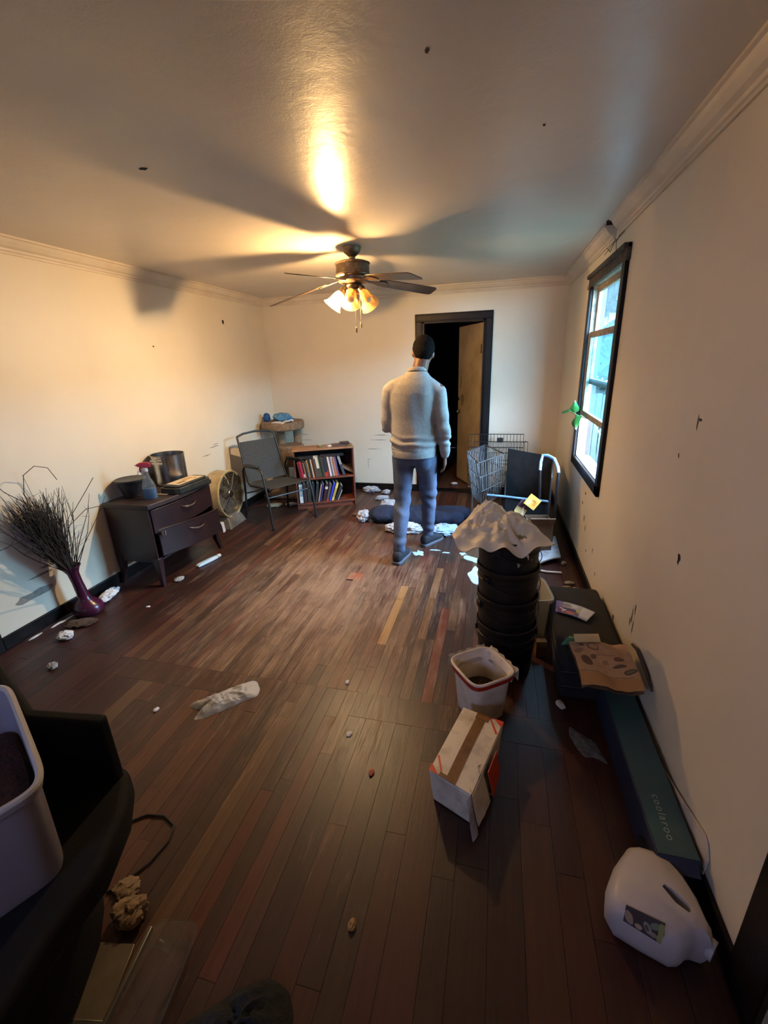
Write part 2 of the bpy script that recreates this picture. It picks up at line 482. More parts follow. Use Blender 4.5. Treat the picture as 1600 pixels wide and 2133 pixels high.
# boards picked out in the photograph
planks += [(-.64, .70, 1.61, 1.775, rgb(66,36,28)), (-2.05, -1.34, 1.62, 1.775, rgb(70,42,30))]
x = -.64
while x < XR-.01:
    wd = min(rnd.choice((.075, .09, .11)), XR-x); run(x, x+wd, YF, 1.61, .8, 2.2, DARKT); x += wd
x = -1.34
while x < -.6405:
    wd = min(.0584, -.64-x); run(x, x+wd, YF, 1.775, .7, 1.9, TONES); x += wd
planks.append((-2.05, -1.88, YF, 1.62, rgb(64,38,30)))
x = -1.88
while x < -1.345:
    wd = min(.09, -1.34-x); run(x, x+wd, YF, 1.62, .7, 1.9, TONES); x += wd
x = XL
while x < -2.055:
    wd = min(.0575, -2.05-x); run(x, x+wd, YF, 1.775, .6, 1.7, DARKT); x += wd
def seen(p):
    cx, cy = (p[0]+p[1])/2, max((p[2]+p[3])/2, .5)
    if p[3] < .35: return 0
    d = math.sqrt(cx*cx+cy*cy+2.7)
    return (p[1]-p[0])*(p[3]-max(p[2], .35))*1.65/d**3
# odd-toned strips seen in the photograph
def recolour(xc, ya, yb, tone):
    for i, p in enumerate(planks):
        if p[0] <= xc < p[1] and p[2] < yb and p[3] > ya and p[2] > 1.7:
            cut = []
            if p[2] < ya-.03: cut.append((p[0], p[1], p[2], ya, p[4]))
            if p[3] > yb+.03: cut.append((p[0], p[1], yb, p[3], p[4]))
            cut.append((p[0], p[1], max(p[2], ya), min(p[3], yb), tone)); planks[i] = cut[-1]; planks.extend(cut[:-1])
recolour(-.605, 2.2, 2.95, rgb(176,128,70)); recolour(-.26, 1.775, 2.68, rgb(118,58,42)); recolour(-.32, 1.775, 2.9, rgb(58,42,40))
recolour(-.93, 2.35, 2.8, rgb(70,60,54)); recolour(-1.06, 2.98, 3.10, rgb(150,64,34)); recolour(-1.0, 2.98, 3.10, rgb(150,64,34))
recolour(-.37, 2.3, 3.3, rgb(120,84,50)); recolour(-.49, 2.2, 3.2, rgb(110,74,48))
planks.sort(key=seen, reverse=True)
unit = MB().box(-.5, .5, -.5, .5, -1, 0).mesh('plank'); unit.materials.append(PLANK)
G = .0012
for p in planks[:300]:
    o = bpy.data.objects.new('plank', unit); COL.objects.link(o); o.parent = floor
    o.location = ((p[0]+p[1])/2, (p[2]+p[3])/2, rnd.uniform(-.0012, 0))
    o.scale = (p[1]-p[0]-G, p[3]-p[2]-G, .016); o.color = p[4]
mb = MB(); tn = []
hall = []
x = -1.65
while x < 1.0: hall.append((x, x+.083, YB+.02, 8.6, rnd.choice(TONES))); x += .083
for p in planks[300:]+hall:
    mb.box(p[0]+G/2, p[1]-G/2, p[2]+G/2, p[3]-G/2, -.016, rnd.uniform(-.0012, 0)); tn += [(*p[4][:3], rnd.random())]*6
po = mb.build('far_planks', PLANKR, floor, smooth=False); po['kind'] = 'stuff'
ca = po.data.color_attributes.new('tone', 'FLOAT_COLOR', 'CORNER')
for pl in po.data.polygons:
    for li in pl.loop_indices: ca.data[li].color = tn[pl.index]

# ---- crown moulding and baseboards
CP = [(0,0),(.078,0),(.078,-.012),(.066,-.016),(.058,-.030),(.040,-.052),(.022,-.062),(.018,-.074),(.010,-.078),(.010,-.092),(0,-.092)]
def crown(name, a, b, nrm, parent=None, dz=0, sag=0):
    a, b, nv = Vector(a), Vector(b), Vector(nrm); mb = MB()
    mb.loft([[p+nv*d+Vector((0,0,z+dz+s)) for d, z in CP] for p, s in ((a, 0), (b, sag))])
    return struct(name, mb, CROWN, parent, smooth=False)
crown('trim_1', (XL, YF, H), (XL, YB, H), (1,0,0))
crown('trim_2', (XL, YB, H), (XR, YB, H), (0,-1,0))
crown('trim_3', (XR, YF, H), (XR, 3.42, H), (-1,0,0))
crown('trim_4', (XR, 3.56, H-.006), (XR, YB, H), (-1,0,0))
mb = MB(); mb.add([(XR-.055, 3.38, H-.001), (XR-.085, 3.47, H-.001), (XR-.05, 3.66, H-.001), (XR-.004, 3.7, H-.001), (XR-.004, 3.40, H-.001)], [(0,1,2,3,4)])
HOLE = M('plaster_hole', rgb(20, 14, 12), rough=.9)
mb.build('hole', HOLE, ceiling, smooth=False)
# cracks hanging from the broken moulding
mb = MB()
for s, pts in enumerate(([(XR-.003, 3.40, 2.36), (XR-.003, 3.52, 2.33), (XR-.003, 3.50, 2.27), (XR-.003, 3.53, 2.245)], [(XR-.003, 3.33, 2.345), (XR-.003, 3.62, 2.335), (XR-.003, 3.86, 2.315)], [(XR-.003, 3.55, 2.35), (XR-.003, 3.68, 2.30), (XR-.003, 3.80, 2.345)])):
    mb.tube(pts, .0016, 5)
mb.build('crack', HOLE, wall_right)
def board(name, x0, x1, y0, y1, hgt=.09):
    mb = MB(); mb.box(x0, x1, y0, y1, 0, hgt); return struct(name, mb, DARKTRIM, bevel=.006)
board('baseboard_left', XL, XL+.016, 1.67, YB)
bb = board('baseboard_back', XL, -.98, YB-.016, YB); bb2 = board('baseboard_back.001', -.082, XR, YB-.016, YB)
board('baseboard_right', XR-.016, XR, .93, YB)
# ---- doorway at the back with the door standing open into the dark room
CREAMDOOR = M('dirty_cream_door_paint', rgb(206, 188, 158), rgb(172, 150, 120), rough=.45, scale=4, bump=.1)
BRASS = M('tarnished_metal', rgb(150, 140, 120), rgb(90, 80, 66), rough=.3, metal=1, scale=30)
d = thing('door_1', None, None, (0, YB, 0)); d['kind'] = 'structure'
def casing(parent, x0, x1, ztop, wd, y=-.02):
    for a, b in ((x0, x0+wd), (x1-wd, x1)):
        mb = MB(); mb.box(a, b, y, 0, 0, ztop-wd); mb.box(a+.012, b-.012, y-.008, y, 0, ztop-wd)
        mb.build('casing', DARKTRIM, parent, bevel=.004)
    mb = MB(); mb.box(x0, x1, y, 0, ztop-wd, ztop); mb.box(x0+.012, x1-.012, y-.008, y, ztop-wd+.012, ztop-.012)
    mb.build('head_casing', DARKTRIM, parent, bevel=.004)
casing(d, -.981, -.082, 2.154, .086)
mb = MB(); mb.box(-.895, -.875, 0, .12, 0, 2.07); mb.box(-.188, -.168, 0, .12, 0, 2.07); mb.box(-.895, -.168, 0, .12, 2.05, 2.07)
mb.build('jamb', DARKTRIM, d, smooth=False)
mb = MB(); mb.box(-.895, -.168, -.01, .13, .0, .014); mb.build('threshold', DARKTRIM, d, bevel=.004)
# slab, hinged on the right jamb
ang = math.radians(117)          # from hinge into the dark room
Rd = rotm(rz=ang); hp = Vector((-.19, .135, 0))
def dl(u, v, z): q = Rd @ Vector((u, v, 0)); return (hp.x+q.x, hp.y+q.y, z)
def dbox(mb, u0, u1, v0, v1, z0, z1):
    mb.hexa([dl(u0,v0,z0), dl(u1,v0,z0), dl(u1,v1,z0), dl(u0,v1,z0), dl(u0,v0,z1), dl(u1,v0,z1), dl(u1,v1,z1), dl(u0,v1,z1)])
mb = MB(); dbox(mb, 0, .70, -.02, .02, .012, 2.04); slab = mb.build('door_slab', CREAMDOOR, d, bevel=.003)
for z in (.96, 1.13):
    for v in (-.02, .02):
        mb = MB(); mb.lathe([(.0,.05),(.022,.045),(.027,.03),(.02,.015),(.012,.01),(.012,0),(.028,0)] if z < 1 else [(0,.018),(.02,.016),(.024,0)], 14,
                            dl(.64, v, z), Rd @ Matrix.Rotation(math.copysign(PI/2, -v), 3, 'X'))
        mb.build('door_knob' if z < 1 else 'deadbolt', BRASS, slab)
mb = MB(); mb.sheet(lambda u, v: dl(.56+.02*math.sin(v*9)*u, .0215, 1.25+.17*v) if False else dl(.60+.012*u+.006*math.sin(v*7), .0212, 1.26+.16*v), 2, 8, .001)
mb.build('scratch', HOLE, slab)
STAIN = M('grimy_smudge', rgb(150, 132, 98), rgb(120, 100, 72), rough=.6)
mb = MB(); mb.add([dl(.55+.055*math.cos(a)*(1+.2*math.sin(3*a)), .0208, 1.12+.08*math.sin(a)) for a in [k*PI/8 for k in range(16)]], [tuple(range(16))]); mb.build('grime', STAIN, slab)
for z in (.3, 1.75):
    mb = MB(); mb.tube([dl(0, .026, z-.05), dl(0, .026, z+.05)], .008, 8); mb.build('hinge', BRASS, slab)
# ---- door on the right wall beside the camera, only its dark casing shows
d2 = thing('door_2', None, None, (XR, 0, 0)); d2['kind'] = 'structure'
for a, b in ((.80, .925), (-.145, -.02)):
    mb = MB(); mb.box(-.022, 0, a, b, 0, 2.06); mb.build('casing', DARKTRIM, d2, bevel=.005)
mb = MB(); mb.box(-.022, 0, -.145, .925, 2.06, 2.16); mb.build('head_casing', DARKTRIM, d2, bevel=.005)
mb = MB(); mb.box(.012, .05, -.02, .79, 0, 2.06); s2 = mb.build('door_slab', CREAMDOOR, d2, bevel=.003)
mb = MB(); mb.box(0, .05, .79, .80, 0, 2.05); mb.build('jamb', CREAMDOOR, d2)
mb = MB(); mb.lathe([(0,.05),(.022,.045),(.027,.03),(.012,.01),(.028,0)], 14, (.012, .07, .96), rotm(ry=-PI/2)); mb.build('door_knob', BRASS, s2)
# ---- door on the left wall, its casing edge just enters the picture
d3 = thing('door_3', None, None, (XL, 0, 0)); d3['kind'] = 'structure'
for a, b in ((.61, .72), (1.56, 1.67)):
    mb = MB(); mb.box(0, .022, a, b, 0, 2.06); mb.build('casing', DARKTRIM, d3, bevel=.005)
mb = MB(); mb.box(0, .022, .61, 1.67, 2.06, 2.16); mb.build('head_casing', DARKTRIM, d3, bevel=.005)
mb = MB(); mb.box(-.07, -.03, .72, 1.56, 0, 2.06); mb.build('door_slab', CREAMDOOR, d3, bevel=.003)
# ---- window on the right wall
SASH = M('weathered_sash_paint', rgb(176, 160, 138), rgb(120, 104, 88), rough=.6, scale=25, bump=.3)
OLDTOP = M('charred_worn_head_trim', rgb(46, 38, 32), rgb(96, 84, 68), rough=.7, scale=26, bump=.5)
def glass_mat(name, dirt, tint=(.80, .95, .96, 1)):
    t = NT(name); pos = t.n('ShaderNodeNewGeometry').outputs['Position']
    tr = t.n('ShaderNodeBsdfTransparent'); tr.inputs[0].default_value = tint
    tl = t.n('ShaderNodeBsdfTranslucent'); tl.inputs[0].default_value = tuple(c*.5 for c in tint[:3])+(1,)
    gl = t.n('ShaderNodeBsdfGlossy'); gl.inputs[1].default_value = .08
    f = t.ramp(t.noise(pos, 16, 6, .7), [(.35, (dirt*.55,)*3), (.75, (min(dirt*1.25, 1),)*3)])
    m1 = t.n('ShaderNodeMixShader'); t.l(f, m1.inputs[0]); t.l(tr.outputs[0], m1.inputs[1]); t.l(tl.outputs[0], m1.inputs[2])
    m2 = t.n('ShaderNodeMixShader'); m2.inputs[0].default_value = .05; t.l(m1.outputs[0], m2.inputs[1]); t.l(gl.outputs[0], m2.inputs[2])
    return t.end(m2.outputs[0])
GDIRTY = glass_mat('dusty_window_glass', .05, (.62, .80, .84, 1)); GCLEAR = glass_mat('grimy_upper_glass', .04); GDIM = glass_mat('daylight_dimming_glass', .1, (.66, .62, .70, 1))  # last glass: tint added to weaken the daylight from behind
wn = thing('window_1', None, None, (XR, 0, 0)); wn['kind'] = 'structure'
for a, b in ((3.115, 3.19), (4.16, 4.233)):
    mb = MB(); mb.box(-.024, 0, a, b, .72, 2.165); mb.build('casing', DARKTRIM, wn, bevel=.005)
mb = MB(); mb.box(-.026, 0, 3.10, 4.25, 2.15, 2.241); mb.box(-.045, 0, 3.10, 4.245, 2.212, 2.241); mb.build('head_casing', OLDTOP, wn, bevel=.006)
mb = MB(); mb.box(-.03, 0, 4.235, 4.28, 2.14, 2.175); mb.build('bracket', SASH, wn, bevel=.004)
mb = MB(); mb.box(-.024, 0, 3.115, 4.233, .72, .795); mb.build('apron_casing', DARKTRIM, wn, bevel=.005)
SILLW = M('flaking_white_sill', rgb(150, 158, 158), rgb(110, 116, 114), rough=.6, scale=22, bump=.3)
mb = MB(); mb.box(0, .11, 3.19, 4.16, .776, .80); mb.build('sill', SILLW, wn, bevel=.004)
mb = MB()
for a, b in ((3.19, 3.205), (4.145, 4.16)): mb.box(0, .06, a, b, .80, 2.165)
mb.box(0, .06, 3.205, 4.145, 2.15, 2.165); mb.build('jamb', SASH, wn, smooth=False)
def sash(x0, x1, z0, z1, gm, mid=None):
    s_ = thing('sash', None, None); s_.parent = wn
    y0, y1, w_ = 3.205, 4.145, .045
    for a, b in ((y0, y0+w_), (y1-w_, y1)):
        mb = MB(); mb.box(x0, x1, a, b, z0, z1); mb.build('stile', SASH, s_, bevel=.003)
    for a, b in ((z0, z0+w_), (z1-w_, z1)):
        mb = MB(); mb.box(x0, x1, y0+w_, y1-w_, a, b); mb.build('rail', SASH, s_, bevel=.003)
    mb = MB(); mb.box((x0+x1)/2-.002, (x0+x1)/2+.002, y0+w_, y1-w_, z0+w_, z1-w_); mb.build('pane', gm, s_, smooth=False)
sash(.006, .030, 1.15, 1.815, GDIRTY)
sash(.034, .058, 1.41, 2.15, GCLEAR)
# ---- window behind the camera, glass tinted darker to dim its daylight
wf_ = thing('window_2', None, None, (0, YF, 0)); wf_['kind'] = 'structure'
for a, b in ((-1.63, -1.55), (-1.05, -.97)):
    mb = MB(); mb.box(a, b, 0, .022, 1.22, 1.98); mb.build('casing', DARKTRIM, wf_, bevel=.005)
for a, b in ((1.22, 1.30), (1.90, 1.98)):
    mb = MB(); mb.box(-1.55, -1.05, 0, .022, a, b); mb.build('casing', DARKTRIM, wf_, bevel=.005)
mb = MB(); mb.box(-1.55, -1.05, -.062, -.058, 1.3, 1.9); mb.build('pane', GDIM, wf_, smooth=False)
mb = MB(); mb.box(-1.55, -1.05, -.075, -.045, 1.58, 1.62); mb.build('rail', SASH, wf_, bevel=.003)

# ---- outdoors beyond the window
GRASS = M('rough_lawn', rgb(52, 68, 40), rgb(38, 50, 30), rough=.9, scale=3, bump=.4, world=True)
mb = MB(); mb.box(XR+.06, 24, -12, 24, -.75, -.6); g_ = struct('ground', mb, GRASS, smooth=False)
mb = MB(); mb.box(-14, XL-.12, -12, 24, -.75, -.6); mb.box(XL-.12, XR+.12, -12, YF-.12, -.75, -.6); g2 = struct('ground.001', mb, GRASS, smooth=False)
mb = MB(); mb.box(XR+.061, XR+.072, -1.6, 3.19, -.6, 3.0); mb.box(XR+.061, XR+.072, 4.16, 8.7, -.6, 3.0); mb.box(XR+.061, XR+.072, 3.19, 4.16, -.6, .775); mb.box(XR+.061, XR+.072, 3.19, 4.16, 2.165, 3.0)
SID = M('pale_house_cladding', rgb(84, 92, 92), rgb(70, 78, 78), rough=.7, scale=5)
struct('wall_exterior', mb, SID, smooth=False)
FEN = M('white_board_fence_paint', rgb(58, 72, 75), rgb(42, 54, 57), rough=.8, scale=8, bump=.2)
fn = thing('fence', 'vertical board fence standing across the side yard outside window', 'fence', (0, 6.4, -.6))
fb = MB().box(-.034, .034, -.012, .012, 0, 1.75).mesh('board'); fb.materials.append(FEN)
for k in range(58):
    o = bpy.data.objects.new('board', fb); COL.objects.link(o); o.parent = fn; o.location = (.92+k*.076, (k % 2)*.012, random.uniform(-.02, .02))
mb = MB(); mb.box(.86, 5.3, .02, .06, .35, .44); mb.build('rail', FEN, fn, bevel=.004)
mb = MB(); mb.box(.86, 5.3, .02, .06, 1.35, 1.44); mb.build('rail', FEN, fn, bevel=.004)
# unseen house added across the side yard to block low-angle sky light
nh = thing('sky_block_house', 'added grey clapboard house blocking low sky light across the side yard', 'house', (12.0, 5.0, -.6))
NHM = M('grey_clapboard', rgb(120, 126, 128), rgb(100, 106, 110), rough=.8, scale=3); NHR = M('dark_shingle_roof', rgb(62, 58, 56), rough=.9, scale=4)
mb = MB(); mb.box(0, 6, -15, 15, 0, 3.6); mb.build('house_wall', NHM, nh, smooth=False)
mb = MB(); mb.add([(-.4,-15.3,3.5),(-.4,15.3,3.5),(3,15.3,4.6),(3,-15.3,4.6),(6.4,15.3,3.5),(6.4,-15.3,3.5)], [(0,3,2,1),(3,5,4,2),(0,1,4,5),(0,5,3),(1,2,4)]); mb.build('roof', NHR, nh, smooth=False)
LEAF = M('bush_leaf_green', rgb(60, 96, 44), rgb(40, 74, 36), rough=.5, scale=12)  # the bush's own leaf green
LEAF2 = M('tree_leaf_green', rgb(40, 66, 46), rgb(28, 50, 36), rough=.6, scale=3)
BARK = M('brown_bark', rgb(84, 66, 50), rough=.9, bump=.5)
def foliage(name, label, cat, c, rad, n, size, mat, seed, trunk):
    r_ = random.Random(seed); t_ = thing(name, label, cat, (c[0], c[1], -.6)); mb = MB()
    for k in range(n):
        while True:
            p = Vector((r_.uniform(-1,1), r_.uniform(-1,1), r_.uniform(-1,1)))
            if p.length < 1: break
        p = Vector((p.x*rad[0], p.y*rad[1], p.z*rad[2]+c[2]+.6)); s_ = size*r_.uniform(.6, 1.3)
        R = rotm(r_.uniform(-1,1), r_.uniform(-1,1), r_.uniform(0, 6.3))
        mb.add([p+R@Vector(q)*s_ for q in ((-.5,0,0),(0,-.28,.05),(.55,0,-.02),(0,.28,.05))], [(0,1,2,3)])
    mb.build('leaves', mat, t_, smooth=False)
    mb = MB(); mb.tube([(0,0,0), (.03,.02,(c[2]+.6)*.6), (-.02,0,c[2]+.6)], [trunk, trunk*.8, trunk*.4], 8); mb.build('trunk', BARK, t_)
foliage('bush', 'leafy green bush against the board fence outside window', 'bush', (1.85, 6.0, .0), (.5, .25, .7), 1100, .11, LEAF, 3, .03)
foliage('tree', 'tall leafy tree with crown thickened to shade the fence seen through the panes', 'tree', (2.35, 6.9, 3.1), (1.75, 2.0, 1.05), 11000, .26, LEAF2, 4, .11)  # crown made low and dense so that it shades the fence
foliage('tree', 'wide tree added farther along the side yard to block horizon light', 'tree', (3.4, 11.6, 2.2), (3.0, 1.2, 3.0), 9000, .34, LEAF2, 6, .13)  # reaches the ground, added to cut off light from the horizon

# ---- marks on walls and ceiling
SCUFF = M('black_scuff', rgb(48, 42, 38), rgb(80, 72, 64), rough=.8, scale=40)
GREYSC = M('grey_wall_smear', rgb(128, 122, 114), rgb(160, 152, 140), rough=.8, scale=30)
def mark(parent, plane, a, b, ra, rb, seed, mat=SCUFF, rot=0, name='scuff', n=14):
    r_ = random.Random(seed); pts = []
    for k in range(n):
        t = 2*PI*k/n; s_ = r_.uniform(.55, 1.15); u, v = ra*s_*math.cos(t), rb*s_*math.sin(t)
        u, v = u*math.cos(rot)-v*math.sin(rot), u*math.sin(rot)+v*math.cos(rot)
        if plane == 'R': pts.append((XR-.0012, a+u, b+v))
        elif plane == 'L': pts.append((XL+.0012, a+u, b+v))
        elif plane == 'B': pts.append((a+u, YB-.0012, b+v))
        else: pts.append((a+u, b+v, H-.0012))
    if plane in 'L': pts.reverse()
    mb = MB(); mb.add(pts, [tuple(range(n))]); return mb.build(name, mat, parent, smooth=False)
mark(wall_right, 'R', 1.749, .892, .014, .026, 1, HOLE, name='hole')
for i, (a, b, ra, rb) in enumerate(((1.816, 1.402, .006, .03), (1.80, 1.412, .016, .007), (1.928, 1.256, .006, .01), (2.10, .46, .006, .035), (2.13, .40, .007, .06), (2.15, .36, .006, .03), (2.10, .36, .006, .05), (3.10, .33, .010, .02), (2.95, .22, .008, .02), (3.55, .62, .022, .016), (3.62, .52, .022, .016), (3.5, .43, .014, .03), (3.42, .38, .010, .03), (3.3, .24, .02, .015), (2.42, .21, .02, .02))):
    mark(wall_right, 'R', a, b, ra, rb, i+3, SCUFF if i != 13 else GREYSC)
mark(wall_left, 'L', 4.629, 2.114, .022, .03, 21, HOLE, name='hole'); mark(wall_left, 'L', 3.498, 1.844, .012, .008, 22)
for i, (a, b, ra, rb) in enumerate(((3.98, .775, .09, .005), (4.13, .84, .12, .006), (4.16, .862, .07, .004), (2.12, .40, .11, .012), (2.02, .36, .10, .01), (1.95, .25, .14, .03))):
    mark(wall_left, 'L', a, b, ra, rb, 30+i, GREYSC)
for i, (a, b, ra, rb) in enumerate(((-2.55, .745, .10, .004), (-2.5, .667, .12, .003), (-1.45, .74, .10, .006), (-1.48, .675, .12, .004), (-1.56, .555, .11, .004), (-1.64, .36, .004, .07), (-1.62, .415, .03, .003))):
    mark(wall_back, 'B', a, b, ra, rb, 50+i, GREYSC)
mark(ceiling, 'C', -1.47, 1.884, .022, .014, 70, HOLE, name='hole'); mark(ceiling, 'C', -.228, 1.515, .009, .012, 71, HOLE, name='hole'); mark(ceiling, 'C', .12, 2.05, .006, .01, 72, HOLE, name='hole')
# ================================================================== CEILING FAN
PEWTER = M('brushed_pewter', rgb(120, 106, 90), rgb(86, 74, 62), rough=.42, metal=.75, scale=30, bump=.05)
BLADE = M('dark_walnut_fan_blade', rgb(74, 58, 48), rgb(52, 40, 36), rough=.4, scale=12, bump=.05)
def shade_mat():
    t = NT('amber_frosted_glass'); pos = t.n('ShaderNodeTexCoord').outputs['Object']
    tr = t.n('ShaderNodeBsdfTransparent'); tr.inputs[0].default_value = (1, .90, .72, 1)
    tl = t.n('ShaderNodeBsdfTranslucent'); tl.inputs[0].default_value = (.95, .74, .42, 1)
    df = t.bsdf(t.mix(t.noise(pos, 30, 4), (.85, .66, .36, 1), (.7, .5, .25, 1)), .25)
    m0 = t.n('ShaderNodeMixShader'); m0.inputs[0].default_value = .45; t.l(tl.outputs[0], m0.inputs[1]); t.l(df, m0.inputs[2])
    m1 = t.n('ShaderNodeMixShader'); m1.inputs[0].default_value = .40; t.l(tr.outputs[0], m1.inputs[1]); t.l(m0.outputs[0], m1.inputs[2])
    return t.end(m1.outputs[0])
SHADE = shade_mat()
def bulb_mat(name, on):
    t = NT(name)
    if not on: return t.end(t.bsdf((.8, .74, .6, 1), .3))
    e = t.n('ShaderNodeEmission'); e.inputs[0].default_value = (1, .725, .43, 1); e.inputs[1].default_value = BULB_STRENGTH
    return t.end(e.outputs[0])
BULB_ON, BULB_OFF = bulb_mat('glowing_bulb', True), bulb_mat('unlit_bulb', False)
FX, FY = -1.075, 3.466
fan = thing('ceiling_fan', 'five-blade pewter ceiling fan with amber glass light shades', 'ceiling fan', (FX, FY, H))
mb = MB(); mb.lathe([(.0,0),(.068,0),(.068,-.012),(.062,-.022),(.058,-.036),(.034,-.056),(.024,-.064),(.0,-.064)], 28); mb.build('canopy', PEWTER, fan)
mb = MB(); mb.lathe([(.022,-.055),(.022,-.095),(.03,-.10),(.03,-.108)], 18); mb.build('downrod', PEWTER, fan)
mb = MB(); mb.lathe([(0,-.088),(.05,-.088),(.10,-.094),(.128,-.104),(.13,-.112),(.122,-.118),(.124,-.176),(.130,-.182),(.126,-.190),(.108,-.198),(.106,-.216),(.112,-.222),(.104,-.232),(.07,-.240),(0,-.240)], 36); mb.build('motor_housing', PEWTER, fan)
TIPZ = [2.16, 2.15, 2.18, 2.09, 2.13]
for k in range(5):
    a = math.radians(36-72*k); tz = TIPZ[k]-H; rz_ = -.225; Rk = rotm(rz=a)
    slope = (tz-rz_)/.50; tw = math.radians(11)
    def bp(r, s_, th):
        z = rz_+slope*(r-.17)
        return Rk @ Vector((r, s_*math.cos(tw), z+s_*math.sin(tw)*-1+th))
    prof = [(.20, .052), (.24, .062), (.40, .068), (.58, .072), (.655, .070), (.672, .050)]
    rings = []
    for r, hw in prof: rings.append([bp(r, -hw, 0), bp(r, hw, 0), bp(r, hw, .006), bp(r, -hw, .006)])
    mb = MB(); mb.loft(rings); bl = mb.build('blade', BLADE, fan, bevel=.002)
    mb = MB(); mb.loft([[bp(r, -hw, -.007), bp(r, hw, -.007), bp(r, hw, -.001), bp(r, -hw, -.001)] for r, hw in ((.09, .014), (.15, .016), (.19, .03), (.225, .042), (.25, .036), (.27, .012))]); mb.build('blade_iron', PEWTER, bl, bevel=.002)
# light kit
mb = MB(); mb.lathe([(0,-.235),(.06,-.24),(.066,-.252),(.058,-.27),(.066,-.285),(.05,-.305),(.02,-.315),(0,-.318)], 28); mb.build('light_fitter', PEWTER, fan)
LIT = None
for k, ad in enumerate((205, 277, 330, 60)):
    a = math.radians(ad); out = Vector((math.cos(a), math.sin(a), 0)); tilt = math.radians(38)
    axis = (out*math.sin(tilt)+Vector((0,0,-math.cos(tilt)))).normalized()
    base = Vector((0,0,-.268))+out*.072
    Rq = axis.to_track_quat('Z', 'Y').to_matrix()
    mb = MB(); mb.tube([Vector((0,0,-.268))+out*.04, base+out*.01, base+axis*.02], .012, 10); arm = mb.build('lamp_arm', PEWTER, fan)
    mb = MB(); mb.lathe([(.016,-.005),(.026,.0),(.026,.03),(.02,.034)], 18, base+axis*.012, Rq); mb.build('socket', PEWTER, arm)
    mb = MB(); mb.lathe([(.026,.03),(.034,.045),(.040,.07),(.046,.10),(.058,.128),(.0725,.145),(.070,.146),(.055,.129),(.043,.10),(.037,.07),(.031,.046),(.024,.032)], 28, base+axis*.012, Rq)
    sh = mb.build('lamp_shade', SHADE, fan, sharp=60); sh['label'] = 'amber glass bell shade' + (' with the glowing bulb' if k == 0 else '')
    mb = MB(); mb.lathe([(0,.032),(.012,.034),(.014,.05),(.024,.075),(.029,.095),(.024,.115),(.012,.124),(0,.126)], 18, base+axis*.012, Rq)
    mb.build('bulb', BULB_ON if k == 0 else BULB_OFF, sh)
for dx, dy, l in ((.015, -.03, .17), (.045, .0, .145)):
    mb = MB(); mb.tube([(dx, dy, -.305), (dx, dy, -.31-l*1.35)], .0016, 6); ch = mb.build('pull_chain', PEWTER, fan)
    mb = MB(); mb.lathe([(0,0),(.006,.004),(.007,.03),(.003,.042),(0,.044)], 10, (dx, dy, -.35-l*1.35)); mb.build('fob', BLADE, ch)
# ================================================================== LEFT SIDE FURNITURE
ESP = M('espresso_veneer', rgb(44, 24, 25), rgb(32, 18, 20), rough=.36, scale=7, bump=.06)
ESPTOP = M('dusty_espresso_top', rgb(54, 38, 36), rgb(38, 26, 27), rough=.5, scale=9)
CHROME = M('satin_chrome', rgb(206, 204, 200), rough=.22, metal=1)
DW, DD, DH = .80, .42, .685
dr = thing('dresser', 'dark espresso two-drawer dresser with lower drawer hanging askew', 'dresser', (-2.725, 2.99, 0), PI/2)
# local: x along the wall (world y), -y faces the room (world +x)
mb = MB(); mb.box(-DW/2+.01, -DW/2+.03, -DD/2+.02, DD/2, .20, .645); mb.box(DW/2-.03, DW/2-.01, -DD/2+.02, DD/2, .20, .645)
mb.box(-DW/2+.03, DW/2-.03, DD/2-.012, DD/2, .20, .645); mb.box(-DW/2+.03, DW/2-.03, -DD/2+.03, DD/2, .20, .215); mb.box(-DW/2+.03, DW/2-.03, -DD/2+.04, DD/2-.02, .425, .437)
mb.build('body', ESP, dr, bevel=.003)
def bowed(x0, x1, y, bow, n=12): return [(x0+(x1-x0)*i/n, y-bow*math.sin(PI*i/n)) for i in range(n+1)]
mb = MB(); mb.prism(bowed(-DW/2, DW/2, -DD/2-.0, .045)+[(DW/2, DD/2), (-DW/2, DD/2)], .645, DH); mb.build('top', ESPTOP, dr, bevel=.006)
for sx in (-1, 1):
    for sy in (-1, 1):
        x, y = sx*(DW/2-.03), sy*(DD/2-.035)
        mb = MB(); mb.loft([[(x-a+dx, y-a+dy, z), (x+a+dx, y-a+dy, z), (x+a+dx, y+a+dy, z), (x-a+dx, y+a+dy, z)] for z, a, dx, dy in ((0, .014, sx*.02, sy*.02), (.10, .02, sx*.004, sy*.004), (.20, .027, 0, 0), (.24, .027, 0, 0))])
        mb.build('leg', ESP, dr, bevel=.004)
